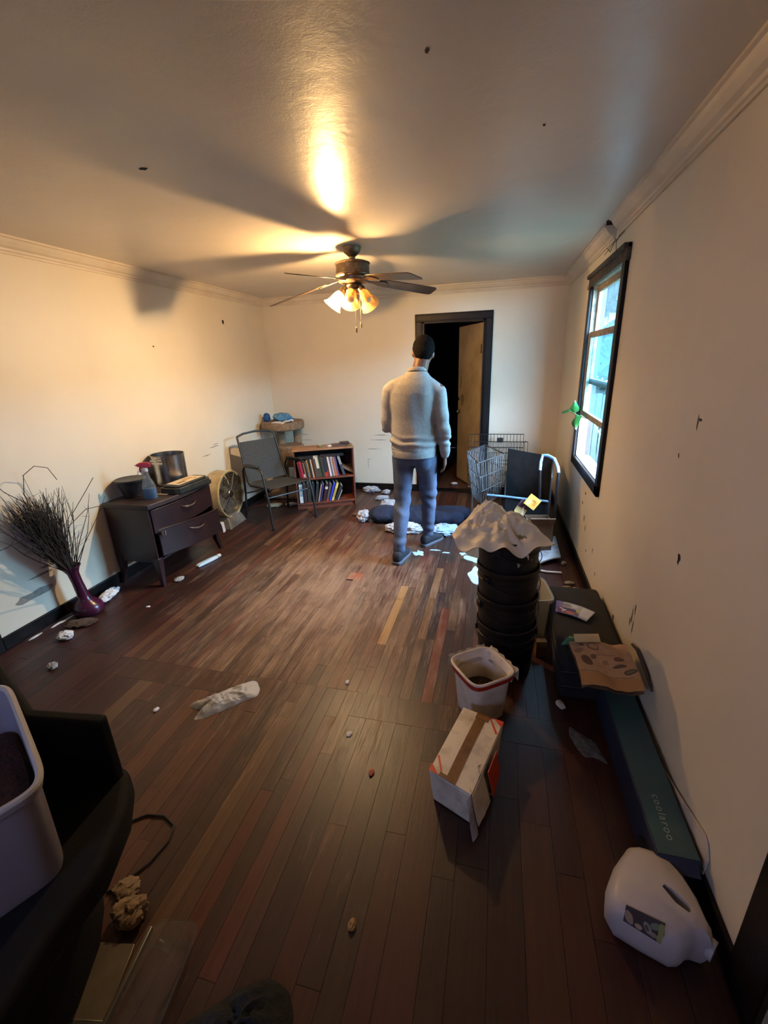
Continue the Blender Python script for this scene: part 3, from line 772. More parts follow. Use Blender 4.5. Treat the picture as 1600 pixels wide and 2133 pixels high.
def drawer(z0, z1, R=None, off=(0,0,0)):
    Rm = R or Matrix.Identity(3); of = Vector(off); p = bowed(-DW/2+.035, DW/2-.035, -DD/2+.012, .045)
    poly = p+[(q[0], q[1]+.018) for q in reversed(p)]
    mb = MB(); mb.prism(poly, z0, z1); mb.prism([(q[0], q[1]-.004) for q in p]+[(q[0], q[1]+.01) for q in reversed(p)], z1-.012, z1-.002)
    mb.box(-DW/2+.06, DW/2-.06, -DD/2+.03, DD/2-.05, z0+.02, z0+.028); mb.box(-DW/2+.05, -DW/2+.062, -DD/2+.03, DD/2-.05, z0+.02, z1-.04); mb.box(DW/2-.062, DW/2-.05, -DD/2+.03, DD/2-.05, z0+.02, z1-.04)
    mb.v = [tuple(Rm @ Vector(v)+of) for v in mb.v]
    dw = mb.build('drawer', ESP, dr, bevel=.003)
    zc = (z0+z1)/2+.035
    pts = [Rm @ Vector((x, -DD/2-.033-d_, zc+e))+of for x, d_, e in ((-.085, 0, .012), (-.07, .022, .004), (-.035, .032, -.004), (0, .036, -.007), (.035, .032, -.004), (.07, .022, .004), (.085, 0, .012))]
    mb = MB(); mb.tube(pts, [.004, .006, .007, .007, .007, .006, .004], 8); h_ = mb.build('handle', CHROME, dw); h_['label'] = 'curved chrome pull'
    return dw
drawer(.44, .635)
Rl = rotm(rx=math.radians(-5), ry=math.radians(5), rz=math.radians(-2.5))
low = drawer(.185, .405, Rl, (.0, -.055, .018))
mb = MB(); mb.box(-.335, -.30, -DD/2-.03, -DD/2-.005, .425, .45); mb.tube([(-.315, -DD/2-.035, .415), (-.315, -DD/2-.035, .455)], .006, 8); mb.build('drawer_slide', CHROME, dr)
TZ = DH
# on the dresser
STEEL = M('scuffed_stainless_steel', rgb(206, 200, 192), rgb(176, 170, 162), rough=.26, metal=1, scale=18, bump=.05)
pot = thing('stock_pot', 'large open stainless steel stock pot standing on dresser', 'pot', (-2.80, 3.23, TZ))
mb = MB(); mb.lathe([(0,0),(.128,0),(.136,.008),(.137,.255),(.142,.26),(.142,.264),(.134,.262),(.133,.01),(0,.006)], 40); mb.build('pot_body', STEEL, pot)
for s_ in (-1, 1):
    mb = MB(); mb.tube([(-.04, s_*.135, .215), (-.042, s_*.162, .225), (-.03, s_*.178, .232), (.03, s_*.178, .232), (.042, s_*.162, .225), (.04, s_*.135, .215)], .005, 8)
    hd = mb.build('handle', CHROME, pot); mb = MB(); mb.box(-.055, .055, s_*.137-.003, s_*.137+.003, .195, .232); mb.build('rivet_plate', STEEL, hd)
BLACKPL = M('matt_black_plastic', rgb(24, 23, 25), rgb(40, 38, 40), rough=.45, scale=25, bump=.05)
bw = thing('bowl', 'black plastic bowl behind spray bottle on dresser', 'bowl', (-2.82, 2.80, TZ))
mb = MB(); mb.lathe([(0,0),(.06,0),(.07,.006),(.098,.10),(.106,.135),(.112,.142),(.112,.147),(.102,.145),(.092,.10),(.064,.012),(0,.01)], 34); mb.build('bowl_body', BLACKPL, bw)
mb = MB(); mb.lathe([(.106,.128),(.116,.132),(.118,.146),(.112,.149),(.104,.146)], 34); mb.build('rim', BLACKPL, bw)
# spray bottle with blue liquid
def clear(name, col, rough=.12, mixf=.35, wavy=0):
    t = NT(name); tr = t.n('ShaderNodeBsdfTransparent'); tr.inputs[0].default_value = (.92, .95, .97, 1)
    pr = t.bsdf(t.mix(t.noise(t.n('ShaderNodeTexCoord').outputs['Object'], 14, 3), col, tuple(c*.85 for c in col[:3])+(1,)), rough, 0, .5, t.bump(t.noise(t.n('ShaderNodeTexCoord').outputs['Object'], 28, 4, .6, 1.0), wavy, .02) if wavy else None)
    m = t.n('ShaderNodeMixShader'); m.inputs[0].default_value = mixf; t.l(tr.outputs[0], m.inputs[1]); t.l(pr, m.inputs[2])
    return t.end(m.outputs[0])
CLEARB = clear('clear_bottle_plastic', rgb(200, 208, 208), .15, .16)
BLUEL = M('blue_cleaner_liquid', rgb(34, 92, 128), rgb(24, 70, 110), rough=.2, scale=5)
REDPL = M('red_trigger_plastic', rgb(186, 36, 52), rough=.35)
WHITEPL = M('white_plastic', rgb(222, 218, 212), rgb(200, 194, 188), rough=.4)
sp = thing('spray_bottle', 'clear spray bottle with blue liquid and red trigger on dresser', 'spray bottle', (-2.62, 2.76, TZ), .5)
mb = MB(); mb.eloft([(0,0,0,.046,.03,.8),(0,0,.008,.05,.033,.8),(0,0,.10,.05,.033,.85),(0,0,.135,.042,.028,.9),(0,0,.165,.026,.02,1),(0,0,.20,.017,.017,1),(0,0,.225,.014,.014,1)], 24); mb.build('bottle', CLEARB, sp)
mb = MB(); mb.eloft([(0,0,.004,.045,.029,.8),(0,0,.012,.0485,.0315,.8),(0,0,.085,.0485,.0315,.85)], 24); mb.build('liquid', BLUEL, sp)
mb = MB(); mb.lathe([(.0,.222),(.019,.222),(.019,.25),(.0,.25)], 18); mb.build('collar', WHITEPL, sp)
mb = MB(); mb.loft([[(x, -.012, z0), (x, .012, z0), (x, .010, z1), (x, -.010, z1)] for x, z0, z1 in ((-.055, .266, .282), (-.03, .256, .292), (.02, .25, .292), (.045, .254, .282))]); trg = mb.build('spray_head', REDPL, sp, bevel=.004)
mb = MB(); mb.tube([(-.03, 0, .26), (-.038, 0, .24), (-.034, 0, .215)], .006, 8); mb.build('trigger', REDPL, trg)
mb = MB(); mb.tube([(-.052, 0, .274), (-.066, 0, .274)], .007, 10); mb.build('nozzle', WHITEPL, trg)
# black lidded case with label sticker
BLKBOX = M('dusty_black_case', rgb(30, 32, 30), rgb(52, 54, 48), rough=.5, scale=16, bump=.15)
cs = thing('black_case', 'flat black plastic case with pale sticker on dresser front edge', 'case', (-2.548, 3.08, TZ), PI/2-.05)
mb = MB(); mb.prism([(-.20,-.07),(-.17,-.10),(.19,-.10),(.22,-.07),(.22,.07),(.19,.10),(-.17,.10),(-.20,.07)], 0, .05); mb.build('case_body', BLKBOX, cs, bevel=.006)
mb = MB(); mb.prism([(-.18,-.06),(-.15,-.085),(.17,-.085),(.20,-.06),(.20,.06),(.17,.085),(-.15,.085),(-.18,.06)], .05, .066); mb.build('lid', BLKBOX, cs, bevel=.008)
def print_mat(name, base, marks, rough=.7):
    """paper/card print in sheet UV: marks = (u,v,ru,rv,rot,colour[,'box'])"""
    t = NT(name); uv = t.n('ShaderNodeTexCoord').outputs['UV']; pos = t.n('ShaderNodeNewGeometry').outputs['Position']
    col = t.mix(t.ramp(t.noise(pos, 40, 4), [(.4, (0,0,0,1)), (.8, (1,1,1,1))]), base, tuple(c*.8 for c in base[:3])+(1,))
    for k in marks:
        u, v, ru, rv, ro, c = k[:6]
        mp = t.mapping(uv, loc=(u, v, 0), rot=(0, 0, ro), scale=(ru, rv, 1), typ='TEXTURE')
        if len(k) > 6:
            ab = t.n('ShaderNodeVectorMath', operation='ABSOLUTE'); t.l(mp, ab.inputs[0])
            sx = t.n('ShaderNodeSeparateXYZ'); t.l(ab.outputs[0], sx.inputs[0])
            dist = t.math('MAXIMUM', sx.outputs[0], sx.outputs[1])
        else:
            ln = t.n('ShaderNodeVectorMath', operation='LENGTH'); t.l(mp, ln.inputs[0]); dist = ln.outputs['Value']
        nz = t.math('MULTIPLY', t.noise(pos, 130, 3), .35)
        f = t.math('LESS_THAN', t.math('ADD', dist, nz), 1.15)
        col = t.mix(t.math('MULTIPLY', f, .82), col, c)
    return t.end(t.bsdf(col, rough, 0, .3))
STICK = print_mat('case_sticker_print', rgb(222, 202, 164), [(.27, .35, .16, .16, 0, rgb(120, 84, 70), 1), (.62, .6, .2, .22, 0, rgb(196, 150, 96)), (.8, .3, .08, .1, 0, rgb(170, 110, 90), 1)])
mb = MB(); mb.sheet(lambda u, v: (-.14+.30*u, -.065+.13*v, .0675), 4, 4, .001); mb.build('sticker', STICK, cs)
mb = MB(); mb.sheet(lambda u, v: (-2.66+.10*v+.01*u, 2.86+.12*u, TZ+.004+.006*u*v), 4, 4, .003)
tag(mb.build('index_card', M('cream_card', rgb(216, 204, 178), rough=.7)), 'small cream card lying beside spray bottle on dresser', 'card')
mb = MB(); mb.obox((-2.51, 3.435, .19), (.022, .04, .10), rotm(rx=.12)); mb.tube([(-2.51, 3.425, .24), (-2.512, 3.40, .27), (-2.515, 3.385, .255)], .003, 6)
tag(mb.build('power_adapter', WHITEPL, bevel=.006), 'small cream plastic adapter hanging by cord beside dresser', 'adapter')
# tube of ointment etc. under the dresser
TUBEM = M('pale_blue_white_tube', rgb(176, 212, 228), rgb(232, 228, 226), rough=.45, scale=12)
tb = thing('toothpaste_tube', 'pale blue and white squeezed tube under dresser front', 'tube', (-2.44, 3.08, 0), 1.25)
mb = MB(); mb.loft([[(x, -wd, h0), (x, wd, h0), (x, wd*.8, h1), (x, -wd*.8, h1)] for x, wd, h0, h1 in ((-.13, .026, .004, .012), (-.11, .026, .002, .022), (.02, .020, .002, .03), (.08, .016, .004, .03))]); mb.build('tube_body', TUBEM, tb, bevel=.004)
mb = MB(); mb.lathe([(0,0),(.018,0),(.016,.03),(.01,.04),(0,.04)], 14, (.08, 0, .018), rotm(ry=PI/2)); mb.build('cap', WHITEPL, tb)
PAPER = M('white_tissue_paper', rgb(226, 222, 220), rgb(196, 192, 192), rough=.8, scale=20, bump=.2)
GREYP = M('grey_crumpled_paper', rgb(170, 168, 164), rgb(130, 126, 122), rough=.8, scale=20, bump=.2)
def scrap(name, label, cat, x, y, rx, ry, h, mat, seed, rot=0, z0=0, group=None, fold=.6, n=9, fs=30):
    if h/min(rx, ry) > .3: return tag(lump(name, (x, y, z0), (rx, ry, h), mat, seed, .30+.35*fold, 1.6 if max(rx, ry) < .07 else 2.3, rot), label, cat, group)
    return tag(heap(name, ell_pts(x, y, rx, ry, n, rot, .3, seed), h, mat, z0, seed, fold, fs, 1.6, rings=9, seg=28), label, cat, group)
scrap('paper_scrap', 'grey crumpled paper beside dresser front leg', 'paper', -2.48, 2.72, .035, .05, .018, GREYP, 3)
scrap('tissue', 'crumpled white tissue by baseboard behind purple vase', 'tissue', -2.83, 2.36, .05, .12, .05, PAPER, 4, .3)
scrap('tissue', 'white tissue wad on floor left of purple vase', 'tissue', -2.68, 1.86, .055, .045, .04, PAPER, 5)
scrap('tissue', 'small beige tissue wad on dark floor near left door casing', 'tissue', -2.48, 1.60, .03, .03, .03, GREYP, 6)
for i, (x, y) in enumerate(((-2.90, 1.83), (-2.89, 1.98), (-2.88, 2.05))):
    scrap('paint_flake', ('long white paint flake on left baseboard nearest the door casing', 'middle white paint flake on left baseboard below the twig shadow', 'white paint flake on left baseboard closest to the vase')[i], 'paint flake', x, y, .012, .05, .006, PAPER, 8+i, 0, .0, 'paint flakes along left baseboard')
scrap('dust_clump', 'brown dust clump on floor in front of purple vase', 'dust', -2.72, 2.02, .10, .06, .02, M('brown_dust', rgb(92, 72, 58), rgb(60, 44, 38), rough=1), 12, .4)
scrap('paper_scrap', 'tiny white chip on red floor between vase and dresser', 'paper', -2.42, 2.30, .018, .012, .006, PAPER, 13)
# ---- purple vase with dried twigs
PURP = M('glossy_plum_glaze', rgb(76, 24, 50), rgb(56, 18, 40), rough=.25, scale=4)
vs = thing('vase', 'plum purple long-necked vase on floor by left wall', 'vase', (-2.80, 2.16, 0))
mb = MB(); mb.lathe([(0,0),(.075,0),(.092,.012),(.099,.04),(.088,.072),(.06,.096),(.042,.118),(.036,.16),(.033,.26),(.036,.33),(.05,.362),(.066,.384),(.062,.386),(.045,.364),(.028,.33),(.025,.2),(.028,.13),(0,.11)], 36); mb.v = [(x-.06*max(0, z-.05), y-.10*max(0, z-.05), z) for x, y, z in mb.v]
mb.build('vase_body', PURP, vs)
TWIG = M('dried_brown_twigs', rgb(44, 35, 30), rgb(72, 60, 48), rough=.9, scale=30)
mb = MB(); r_ = random.Random(9)
for k in range(460):
    a = r_.uniform(0, 2*PI); sp_ = abs(r_.gauss(0, .17)) if k > 60 else abs(r_.gauss(0, .36)); L = r_.uniform(.36, .66)*(1 if k > 25 else 1.2)
    d = Vector((math.cos(a)*sp_*.55-.04, math.sin(a)*sp_-.21, 1)).normalized(); b0 = Vector((r_.uniform(-.016, .016)-.018, r_.uniform(-.016, .016)-.03, .30))
    pts = [b0]; dd = d.copy()
    for q in range(5):
        dd = (dd+Vector((r_.uniform(-.10,.10), r_.uniform(-.12,.12), r_.uniform(-.1,.06)))*(.6+q*.35)).normalized()
        pts.append(pts[-1]+dd*L/5)
    lim = -.125
    pts = [Vector((max(p.x, lim), p.y, p.z)) for p in pts]
    mb.tube(pts, [.0034, .003, .0026, .0022, .0016, .001], 4)
    for q in range(2, 5):
        if r_.random() < .55:
            e = pts[q]+Vector((r_.uniform(-.05,.06), r_.uniform(-.07,.07), r_.uniform(.01,.08)))
            mb.tube([pts[q], Vector((max(e.x, lim), e.y, e.z))], [.0016, .0008], 3)
for pts in ([(-.03,-.14,.70), (-.02,-.18,.95), (-.02,-.15,1.06), (-.02,-.07,1.10), (-.02,.01,1.07), (-.02,.05,.98)], [(-.03,-.14,.85), (-.06,-.26,.98), (-.08,-.34,1.14), (-.09,-.37,1.2)], [(0,.06,.72), (.0,.2,.84), (.0,.3,.93)], [(0,.03,.66), (0,.18,.73), (0,.34,.71)], [(0,-.1,.7), (-.05,-.3,.66), (-.08,-.46,.64)]):
    mb.tube(pts, .0024, 5)
tw = mb.build('dried_twigs', TWIG, None, smooth=False); tw.location = vs.location
tag(tw, 'bundle of dried brown twigs standing in plum vase', 'twigs', kind='stuff')
# ---- drum fan
CREAMM = M('yellowed_cream_metal', rgb(190, 170, 126), rgb(150, 128, 92), rough=.45, scale=8, bump=.1)
GREYM = M('dusty_grey_metal', rgb(112, 104, 94), rgb(86, 80, 72), rough=.5, scale=12, bump=.1)
WIRE = M('grey_grille_wire', rgb(120, 116, 108), rough=.4, metal=.6)
DARKM = M('black_recess', rgb(24, 22, 22), rough=.8)
df = thing('drum_fan', 'round yellowed drum floor fan with wire grille behind chair', 'fan', (-2.83, 4.01, 0), .06)
Rx = rotm(ry=PI/2)
mb = MB(); mb.lathe([(.238,-.075),(.252,-.08),(.26,-.068),(.252,-.045),(.252,.045),(.262,.066),(.256,.08),(.24,.075),(.236,.06),(.236,-.06)], 40, (0,0,.345), Rx, close=True); mb.build('drum', CREAMM, df)
for sx in (.068, -.068):
    mb = MB()
    for r in (.04, .075, .11, .145, .18, .21, .235): mb.tube([(sx, r*math.cos(2*PI*k/28), .345+r*math.sin(2*PI*k/28)) for k in range(28)], .0024, 5, closed=True)
    for k in range(12): a = 2*PI*k/12; mb.tube([(sx, .04*math.cos(a), .345+.04*math.sin(a)), (sx, .238*math.cos(a), .345+.238*math.sin(a))], .003, 5)
    gr = mb.build('grille', WIRE, df); mb = MB(); mb.lathe([(0,.012),(.04,.008),(.045,0),(0,-.002)], 20, (sx, 0, .345), rotm(ry=PI/2 if sx > 0 else -PI/2)); mb.build('badge', STEEL, gr)
mb = MB(); mb.lathe([(0,-.05),(.06,-.05),(.07,.0),(.05,.045),(0,.05)], 20, (0,0,.345), Rx); mb.build('motor', GREYM, df)
for k in range(4):
    a = 2*PI*k/4+.4; mb = MB(); ca, sa = math.cos(a), math.sin(a)
    mb.loft([[(x0+t*.02, r*ca-w_*sa, .345+r*sa+w_*ca) for x0, w_, t in ((-.03, -wd, 0), (.03, wd, 0), (.033, wd, 0), (-.027, -wd, 0))] for r, wd in ((.06, .04), (.15, .075), (.225, .085))]); mb.build('fan_blade', GREYM, df)
mb = MB(); mb.loft([[(-.10, -.20, 0), (.13, -.20, 0), (.13, .15, 0), (-.10, .17, 0)], [(-.085, -.16, .07), (.10, -.16, .07), (.10, .13, .07), (-.085, .13, .07)], [(-.06, -.13, .135), (.06, -.13, .135), (.06, .11, .135), (-.06, .11, .135)]]); mb.build('base', GREYM, df, bevel=.008)
# ---- sling patio chair
BLKM = M('black_powdercoat_tube', rgb(22, 20, 20), rgb(36, 33, 32), rough=.4, scale=30)
SLING = M('charcoal_mesh_sling', rgb(58, 58, 56), rgb(44, 44, 43), rough=.75, scale=60, bump=.3, bscale=260)
ch = thing('patio_chair', 'black metal patio armchair with charcoal mesh sling', 'chair', (-2.335, 4.28, 0), math.radians(-33))
# local x: facing, y: left
SWD = .25
for s_ in (-1, 1):
    y = s_*(SWD+.015)
    mb = MB(); mb.tube([(-.30, y*1.02, .012), (-.26, y, .30), (-.245, y, .56), (-.20, y, .615), (.10, y, .635), (.17, y, .62), (.20, y, .58), (.27, y*1.02, .30), (.31, y*1.04, .012)], .0125, 10); mb.build('side_frame', BLKM, ch)
    mb = MB(); mb.obox((-.03, y, .645), (.30, .045, .016), rotm(ry=-.06)); mb.build('armrest', BLKM, ch, bevel=.006)
    mb = MB(); mb.tube([(.27, s_*SWD*.95, .435), (.1, s_*SWD*.95, .42), (-.17, s_*SWD*.95, .395), (-.21, s_*SWD*.95, .42), (-.285, s_*SWD*.93, .66), (-.37, s_*SWD*.90, .915)], .0115, 10); mb.build('seat_rail', BLKM, ch)
mb = MB(); mb.tube([(-.37, -SWD*.90, .915), (-.375, -SWD*.6, .94), (-.378, 0, .952), (-.375, SWD*.6, .94), (-.37, SWD*.90, .915)], .0115, 10); mb.build('top_rail', BLKM, ch)
for x, z in ((.22, .33), (-.25, .30)):
    mb = MB(); mb.tube([(x, -SWD-.015, z), (x, SWD+.015, z)], .009, 8); mb.build('stretcher', BLKM, ch)
mb = MB(); mb.sheet(lambda u, v: (-.20+.47*u, (-.94+1.88*v)*SWD, .40+.035*u-.02*math.sin(PI*v)*math.sin(PI*u)), 10, 10, .004); mb.build('seat', SLING, ch)
mb = MB(); mb.sheet(lambda u, v: (-.212-.145*u, (-.93+1.86*v)*SWD, .425+.43*u-.0), 10, 10, .004); mb.build('backrest', SLING, ch)
for x, y in ((-.30, -1), (-.30, 1), (.31, -1), (.31, 1)):
    mb = MB(); mb.lathe([(0,0),(.016,0),(.016,.03),(.0125,.032)], 12, (x, y*(SWD+.015)*1.03, 0)); mb.build('foot_cap', BLACKPL, ch)
scrap('paper_scrap', 'torn cream paper on floor under patio chair', 'paper', -2.62, 4.66, .10, .07, .03, M('cream_paper', rgb(214, 196, 160), rgb(180, 160, 128), rough=.8), 15, .5)
scrap('paper_scrap', 'small crumpled cream paper under back of patio chair', 'paper', -2.42, 4.72, .07, .04, .03, PAPER, 16, .2)
# ================================================================== BOOKCASE, CAT TREE
CHERRY = M('scuffed_cherry_laminate', rgb(126, 66, 44), rgb(90, 46, 34), rough=.42, scale=8, bump=.06)
TOPW = M('worn_light_laminate_top', rgb(168, 122, 84), rgb(128, 86, 58), rough=.45, scale=9)
BACKB = M('dark_back_board', rgb(44, 30, 26), rough=.8)
BX, BY, BR = -2.245, 4.545, math.atan2(.305, .635)
BW_, BD, BH = .705, .26, .72
bc = thing('bookcase', 'low cherry laminate bookcase with two shelves of books', 'bookcase', (BX, BY, 0), BR)
for x in (0, BW_-.018):
    mb = MB(); mb.box(x, x+.018, 0, BD, 0, BH-.018); mb.build('side_panel', CHERRY, bc, bevel=.002)
mb = MB(); mb.box(-.006, BW_+.006, -.008, BD+.004, BH-.018, BH); mb.build('top', TOPW, bc, bevel=.003)
mb = MB(); mb.box(.018, BW_-.018, BD-.008, BD, .05, BH-.018); mb.build('back_panel', BACKB, bc, smooth=False)
SH1, SH2 = .075, .375
for z in (SH1, SH2):
    mb = MB(); mb.box(.018, BW_-.018, .004, BD-.008, z-.018, z); mb.build('shelf', CHERRY, bc, bevel=.002)
mb = MB(); mb.box(.018, BW_-.018, .03, .045, 0, SH1-.018); mb.build('kick_plate', CHERRY, bc, smooth=False)
PAGES = M('book_page_edges', rgb(206, 192, 164), rgb(176, 160, 132), rough=.8, scale=60)
_bm = {}
def bmat(c):
    if c not in _bm: _bm[c] = M('book_cover_%d_%d_%d' % c, rgb(*c), rough=.5, scale=30)
    return _bm[c]
CB, SB = math.cos(BR), math.sin(BR)
def bw2(u, v): return (BX+CB*u-SB*v, BY+SB*u+CB*v)
def book(u, z, th, hgt, dep, c, label, lean=0, v0=.03, stripe=None, flat=False, group=None, yaw=0, name='book', roll=0):
    """spine faces the room; lean>0 tips the top to the right"""
    mb = MB(); t = .0025
    mb.cur = 0
    mb.box(0, th, 0, t, 0, hgt); mb.box(0, t, t, dep, 0, hgt); mb.box(th-t, th, t, dep, 0, hgt)
    mb.cur = 1; mb.box(t, th-t, t, dep-.004, .003, hgt-.003)
    if stripe:
        mb.cur = 2; z0, z1, _ = stripe; mb.box(.0005, th-.0005, -.0006, t, hgt*z0, hgt*z1)
    mats = [bmat(c), PAGES] + ([bmat(stripe[2])] if stripe else [])
    o = mb.build(name, mats, None, smooth=False)
    wx, wy = bw2(u, v0)
    o.location = (wx, wy, z)
    R = Matrix.Rotation(BR+yaw, 4, 'Z') @ Matrix.Rotation(roll, 4, 'X') @ Matrix.Rotation(lean, 4, 'Y')
    o.rotation_euler = R.to_euler()
    return tag(o, label, 'book', group)
ORD = ['first','second','third','fourth','fifth','sixth','seventh','eighth','ninth','tenth','eleventh','twelfth','thirteenth','fourteenth','fifteenth','sixteenth','seventeenth','eighteenth','nineteenth','twentieth']
UP = [((112,30,36),.018,.19,'dark red',None),((176,52,74),.012,.20,'pink',None),((184,48,70),.02,.20,'rose red',None),((40,34,34),.018,.19,'black',(.05,.25,(200,190,180))),((206,186,150),.014,.20,'tan',None),((110,44,52),.016,.20,'maroon',None),((86,44,70),.014,.20,'purple',None),((190,164,110),.02,.215,'yellowish',None),((36,40,30),.026,.22,'dark green',None),((214,190,156),.014,.22,'cream',None),((130,52,40),.018,.225,'brick red',None),((84,70,60),.03,.225,'brown',None),((74,72,56),.034,.25,'olive spine with white label',(.42,.97,(222,208,180))),((56,74,50),.026,.24,'green',None),((70,60,54),.024,.235,'grey brown',None),((40,44,60),.03,.225,'navy and red',(.0,.22,(196,54,44))),((66,58,54),.026,.235,'dark taupe',(.0,.3,(150,60,60))),((226,206,196),.022,.235,'white',None),((104,98,104),.022,.23,'grey',None),((222,208,206),.02,.23,'pale',None),((168,110,96),.026,.225,'salmon',(.0,.3,(206,96,60))),((84,78,120),.02,.23,'violet',None)]
u = .03
for i, (c, th, hg, nm, st) in enumerate(UP):
    nth = ORD[i] if i < 20 else ('twenty-first', 'twenty-second')[i-20]
    book(u+.030, SH2+.002, th*.94, hg, .17, c, '%s book, %s from the left on the upper shelf' % (nm, nth), -.13, .035+.008*math.sin(i*2.1), st, group='books standing on upper shelf'); u += th*.985
book(u+.075, SH2+.002, .03, .245, .17, (70, 66, 72), 'patterned grey book leaning left at end of upper row', -.26, .04, (.55,.95,(150,150,150)), group='books standing on upper shelf')
BROWNP = (112, 88, 70)
book(u+.20, SH2+.012, .03, .16, .16, BROWNP, 'brown book sprawled at right end of upper shelf, higher one', -1.02, .05, group='books slumped at right end of upper shelf')
book(u+.19, SH2+.002, .03, .17, .15, (176, 138, 100), 'tan book sprawled under brown one at right end of upper shelf', -1.2, .03, group='books slumped at right end of upper shelf') if False else None
# flat black books on top of the row
o = book(.05, SH2+.245, .035, .25, .14, (34, 28, 30), 'black book with pale squiggle lying flat above upper row', 0, .03, (.72,.92,(206,190,150)))
R = Matrix.Rotation(BR+.03, 4, 'Z') @ Matrix.Rotation(PI/2, 4, 'Y'); o.rotation_euler = R.to_euler(); wx, wy = bw2(.05, .03); o.location = (wx, wy, SH2+.262)
for i, (uu, ln, c, nm) in enumerate(((.31, .16, (52, 36, 34), 'dark brown'), (.47, .12, (28, 30, 32), 'black glossy'))):
    o = book(uu, SH2, .03, ln, .13, c, '%s book lying flat on upper row of books' % nm, 0, .04); R = Matrix.Rotation(BR, 4, 'Z') @ Matrix.Rotation(PI/2, 4, 'Y'); o.rotation_euler = R.to_euler(); wx, wy = bw2(uu, .06); o.location = (wx, wy, SH2+.264)
LO = [((214,214,204),.045,.225,'thick white',(.35,.9,(150,160,160)),0),((56,42,42),.04,.23,'dark maroon',None,.0),((50,48,42),.045,.235,'charcoal',None,0),((34,36,38),.03,.235,'black',None,.06),((40,46,48),.032,.23,'dark slate',None,.14),((196,156,136),.012,.215,'thin peach',None,.22),((46,44,96),.024,.22,'navy',None,.22),((58,36,40),.036,.225,'dark wine',(.68,.82,(200,190,180)),.24),((92,76,68),.03,.215,'brown patterned',(.0,.12,(170,60,44)),.26),((40,60,190),.024,.225,'bright blue',None,.30),((226,200,110),.028,.225,'yellow',(.2,.7,(190,156,70)),.34),((44,40,36),.03,.20,'black brown',None,.46),((150,160,166),.012,.13,'thin grey',None,.45)]
u = .032
for i, (c, th, hg, nm, st, ln) in enumerate(LO):
    book(u, SH1+.002, th*.92, hg, .17, c, '%s book, %s from the left on the lower shelf' % (nm, ORD[i]), ln, .035, st, group='books standing on lower shelf'); u += th/max(math.cos(ln), .5)*1.02+(.012 if ln == .22 and th > .02 else .004)
# things on top of the bookcase
def top_item(u, v): return bw2(u, v)
wx, wy = top_item(.33, .12); tp = thing('tape_roll', 'small olive tape roll on top of bookcase', 'tape', (wx, wy, BH))
OLIV = M('olive_tape', rgb(120, 112, 70), rough=.5)
mb = MB(); mb.lathe([(.026,0),(.038,0),(.038,.022),(.026,.022)], 24, close=True); mb.build('roll', OLIV, tp); mb = MB(); mb.lathe([(.022,0),(.0262,0),(.0262,.022),(.022,.022)], 24, close=True); mb.build('core', PAGES, tp)
for i, (u0, u1, v, h_, c, nm) in enumerate(((.46, .62, .05, .02, (96, 66, 52), 'brown paperback lying flat on bookcase top'), (.56, .67, .06, .018, (52, 30, 30), 'dark red paperback lying flat at right of bookcase top'))):
    o = book(u0, BH, h_, u1-u0, .12, c, nm, 0, v); R = Matrix.Rotation(BR+.1*(1-i), 4, 'Z') @ Matrix.Rotation(PI/2, 4, 'Y'); o.rotation_euler = R.to_euler(); wx, wy = bw2(u0, v); o.location = (wx, wy, BH+h_+(.021 if i else .001))
wx, wy = top_item(.44, .08); scrap('folded_card', 'folded white card beside books on bookcase top', 'card', wx, wy, .035, .02, .02, PAPER, 20, BR, BH)
# ---- cat tree
CARPET = M('tan_cat_tree_carpet', rgb(146, 120, 94), rgb(106, 84, 66), rough=1, scale=40, bump=1, bscale=220)
SISAL = M('sisal_rope', rgb(150, 128, 100), rgb(112, 92, 70), rough=1, scale=60, bump=.8, bscale=150)
CTX, CTY = -2.66, 5.20
ct = thing('cat_tree', 'carpeted cat tree with round platform in back corner', 'cat tree', (CTX, CTY, 0))
mb = MB(); mb.prism([(-.26,-.26),(.26,-.26),(.26,.26),(-.26,.26)], 0, .05); mb.build('base', CARPET, ct, bevel=.02)
mb = MB(); mb.lathe([(0,.87),(.255,.87),(.27,.885),(.272,.95),(.26,.972),(.24,.975),(0,.965)], 36); mb.build('platform', CARPET, ct)
for x, y in ((-.04, .0), (.13, .12)):
    mb = MB(); mb.lathe([(.05,.05),(.05,.87)], 20, (x, y, 0)); mb.build('post', SISAL, ct)
mb = MB(); mb.lathe([(0,.42),(.17,.42),(.18,.44),(.18,.66),(.16,.68),(0,.68)], 28, (.10, -.06, 0)); mb.build('cubby', CARPET, ct)
BLUEB = clear('blue_plastic_wrapper', rgb(92, 150, 190), .2, .8); BLUED = M('deep_blue_cloth', rgb(18, 78, 132), rgb(14, 60, 108), rough=.7, scale=20)
scrap('blue_wrapper', 'pale blue plastic wrapper package on cat tree platform', 'package', CTX+.02, CTY-.02, .13, .09, .10, BLUEB, 22, .1, .967, fold=.4, n=10, fs=12)
scrap('blue_cloth', 'deep blue rolled cloth at left end of cat tree platform', 'cloth', CTX-.185, CTY-.06, .05, .05, .10, BLUED, 23, 0, .967, fold=.3, n=10, fs=12)
mb = MB(); mb.sheet(lambda u, v: (CTX-.03+.16*u, CTY-.24+.09*v, .976+.006*math.sin(5*u)), 8, 4, .012); tag(mb.build('paper_pack', PAPER, bevel=.002), 'flat white paper pack on front of cat tree platform', 'paper')
mb = MB(); mb.sheet(lambda u, v: (CTX+.11+.10*u, CTY-.22+.11*v, .978+.02*u+.008*math.sin(6*v)), 6, 6, .014); tag(mb.build('paper_pack', PAPER, bevel=.002), 'small white packet at right of cat tree platform', 'paper')
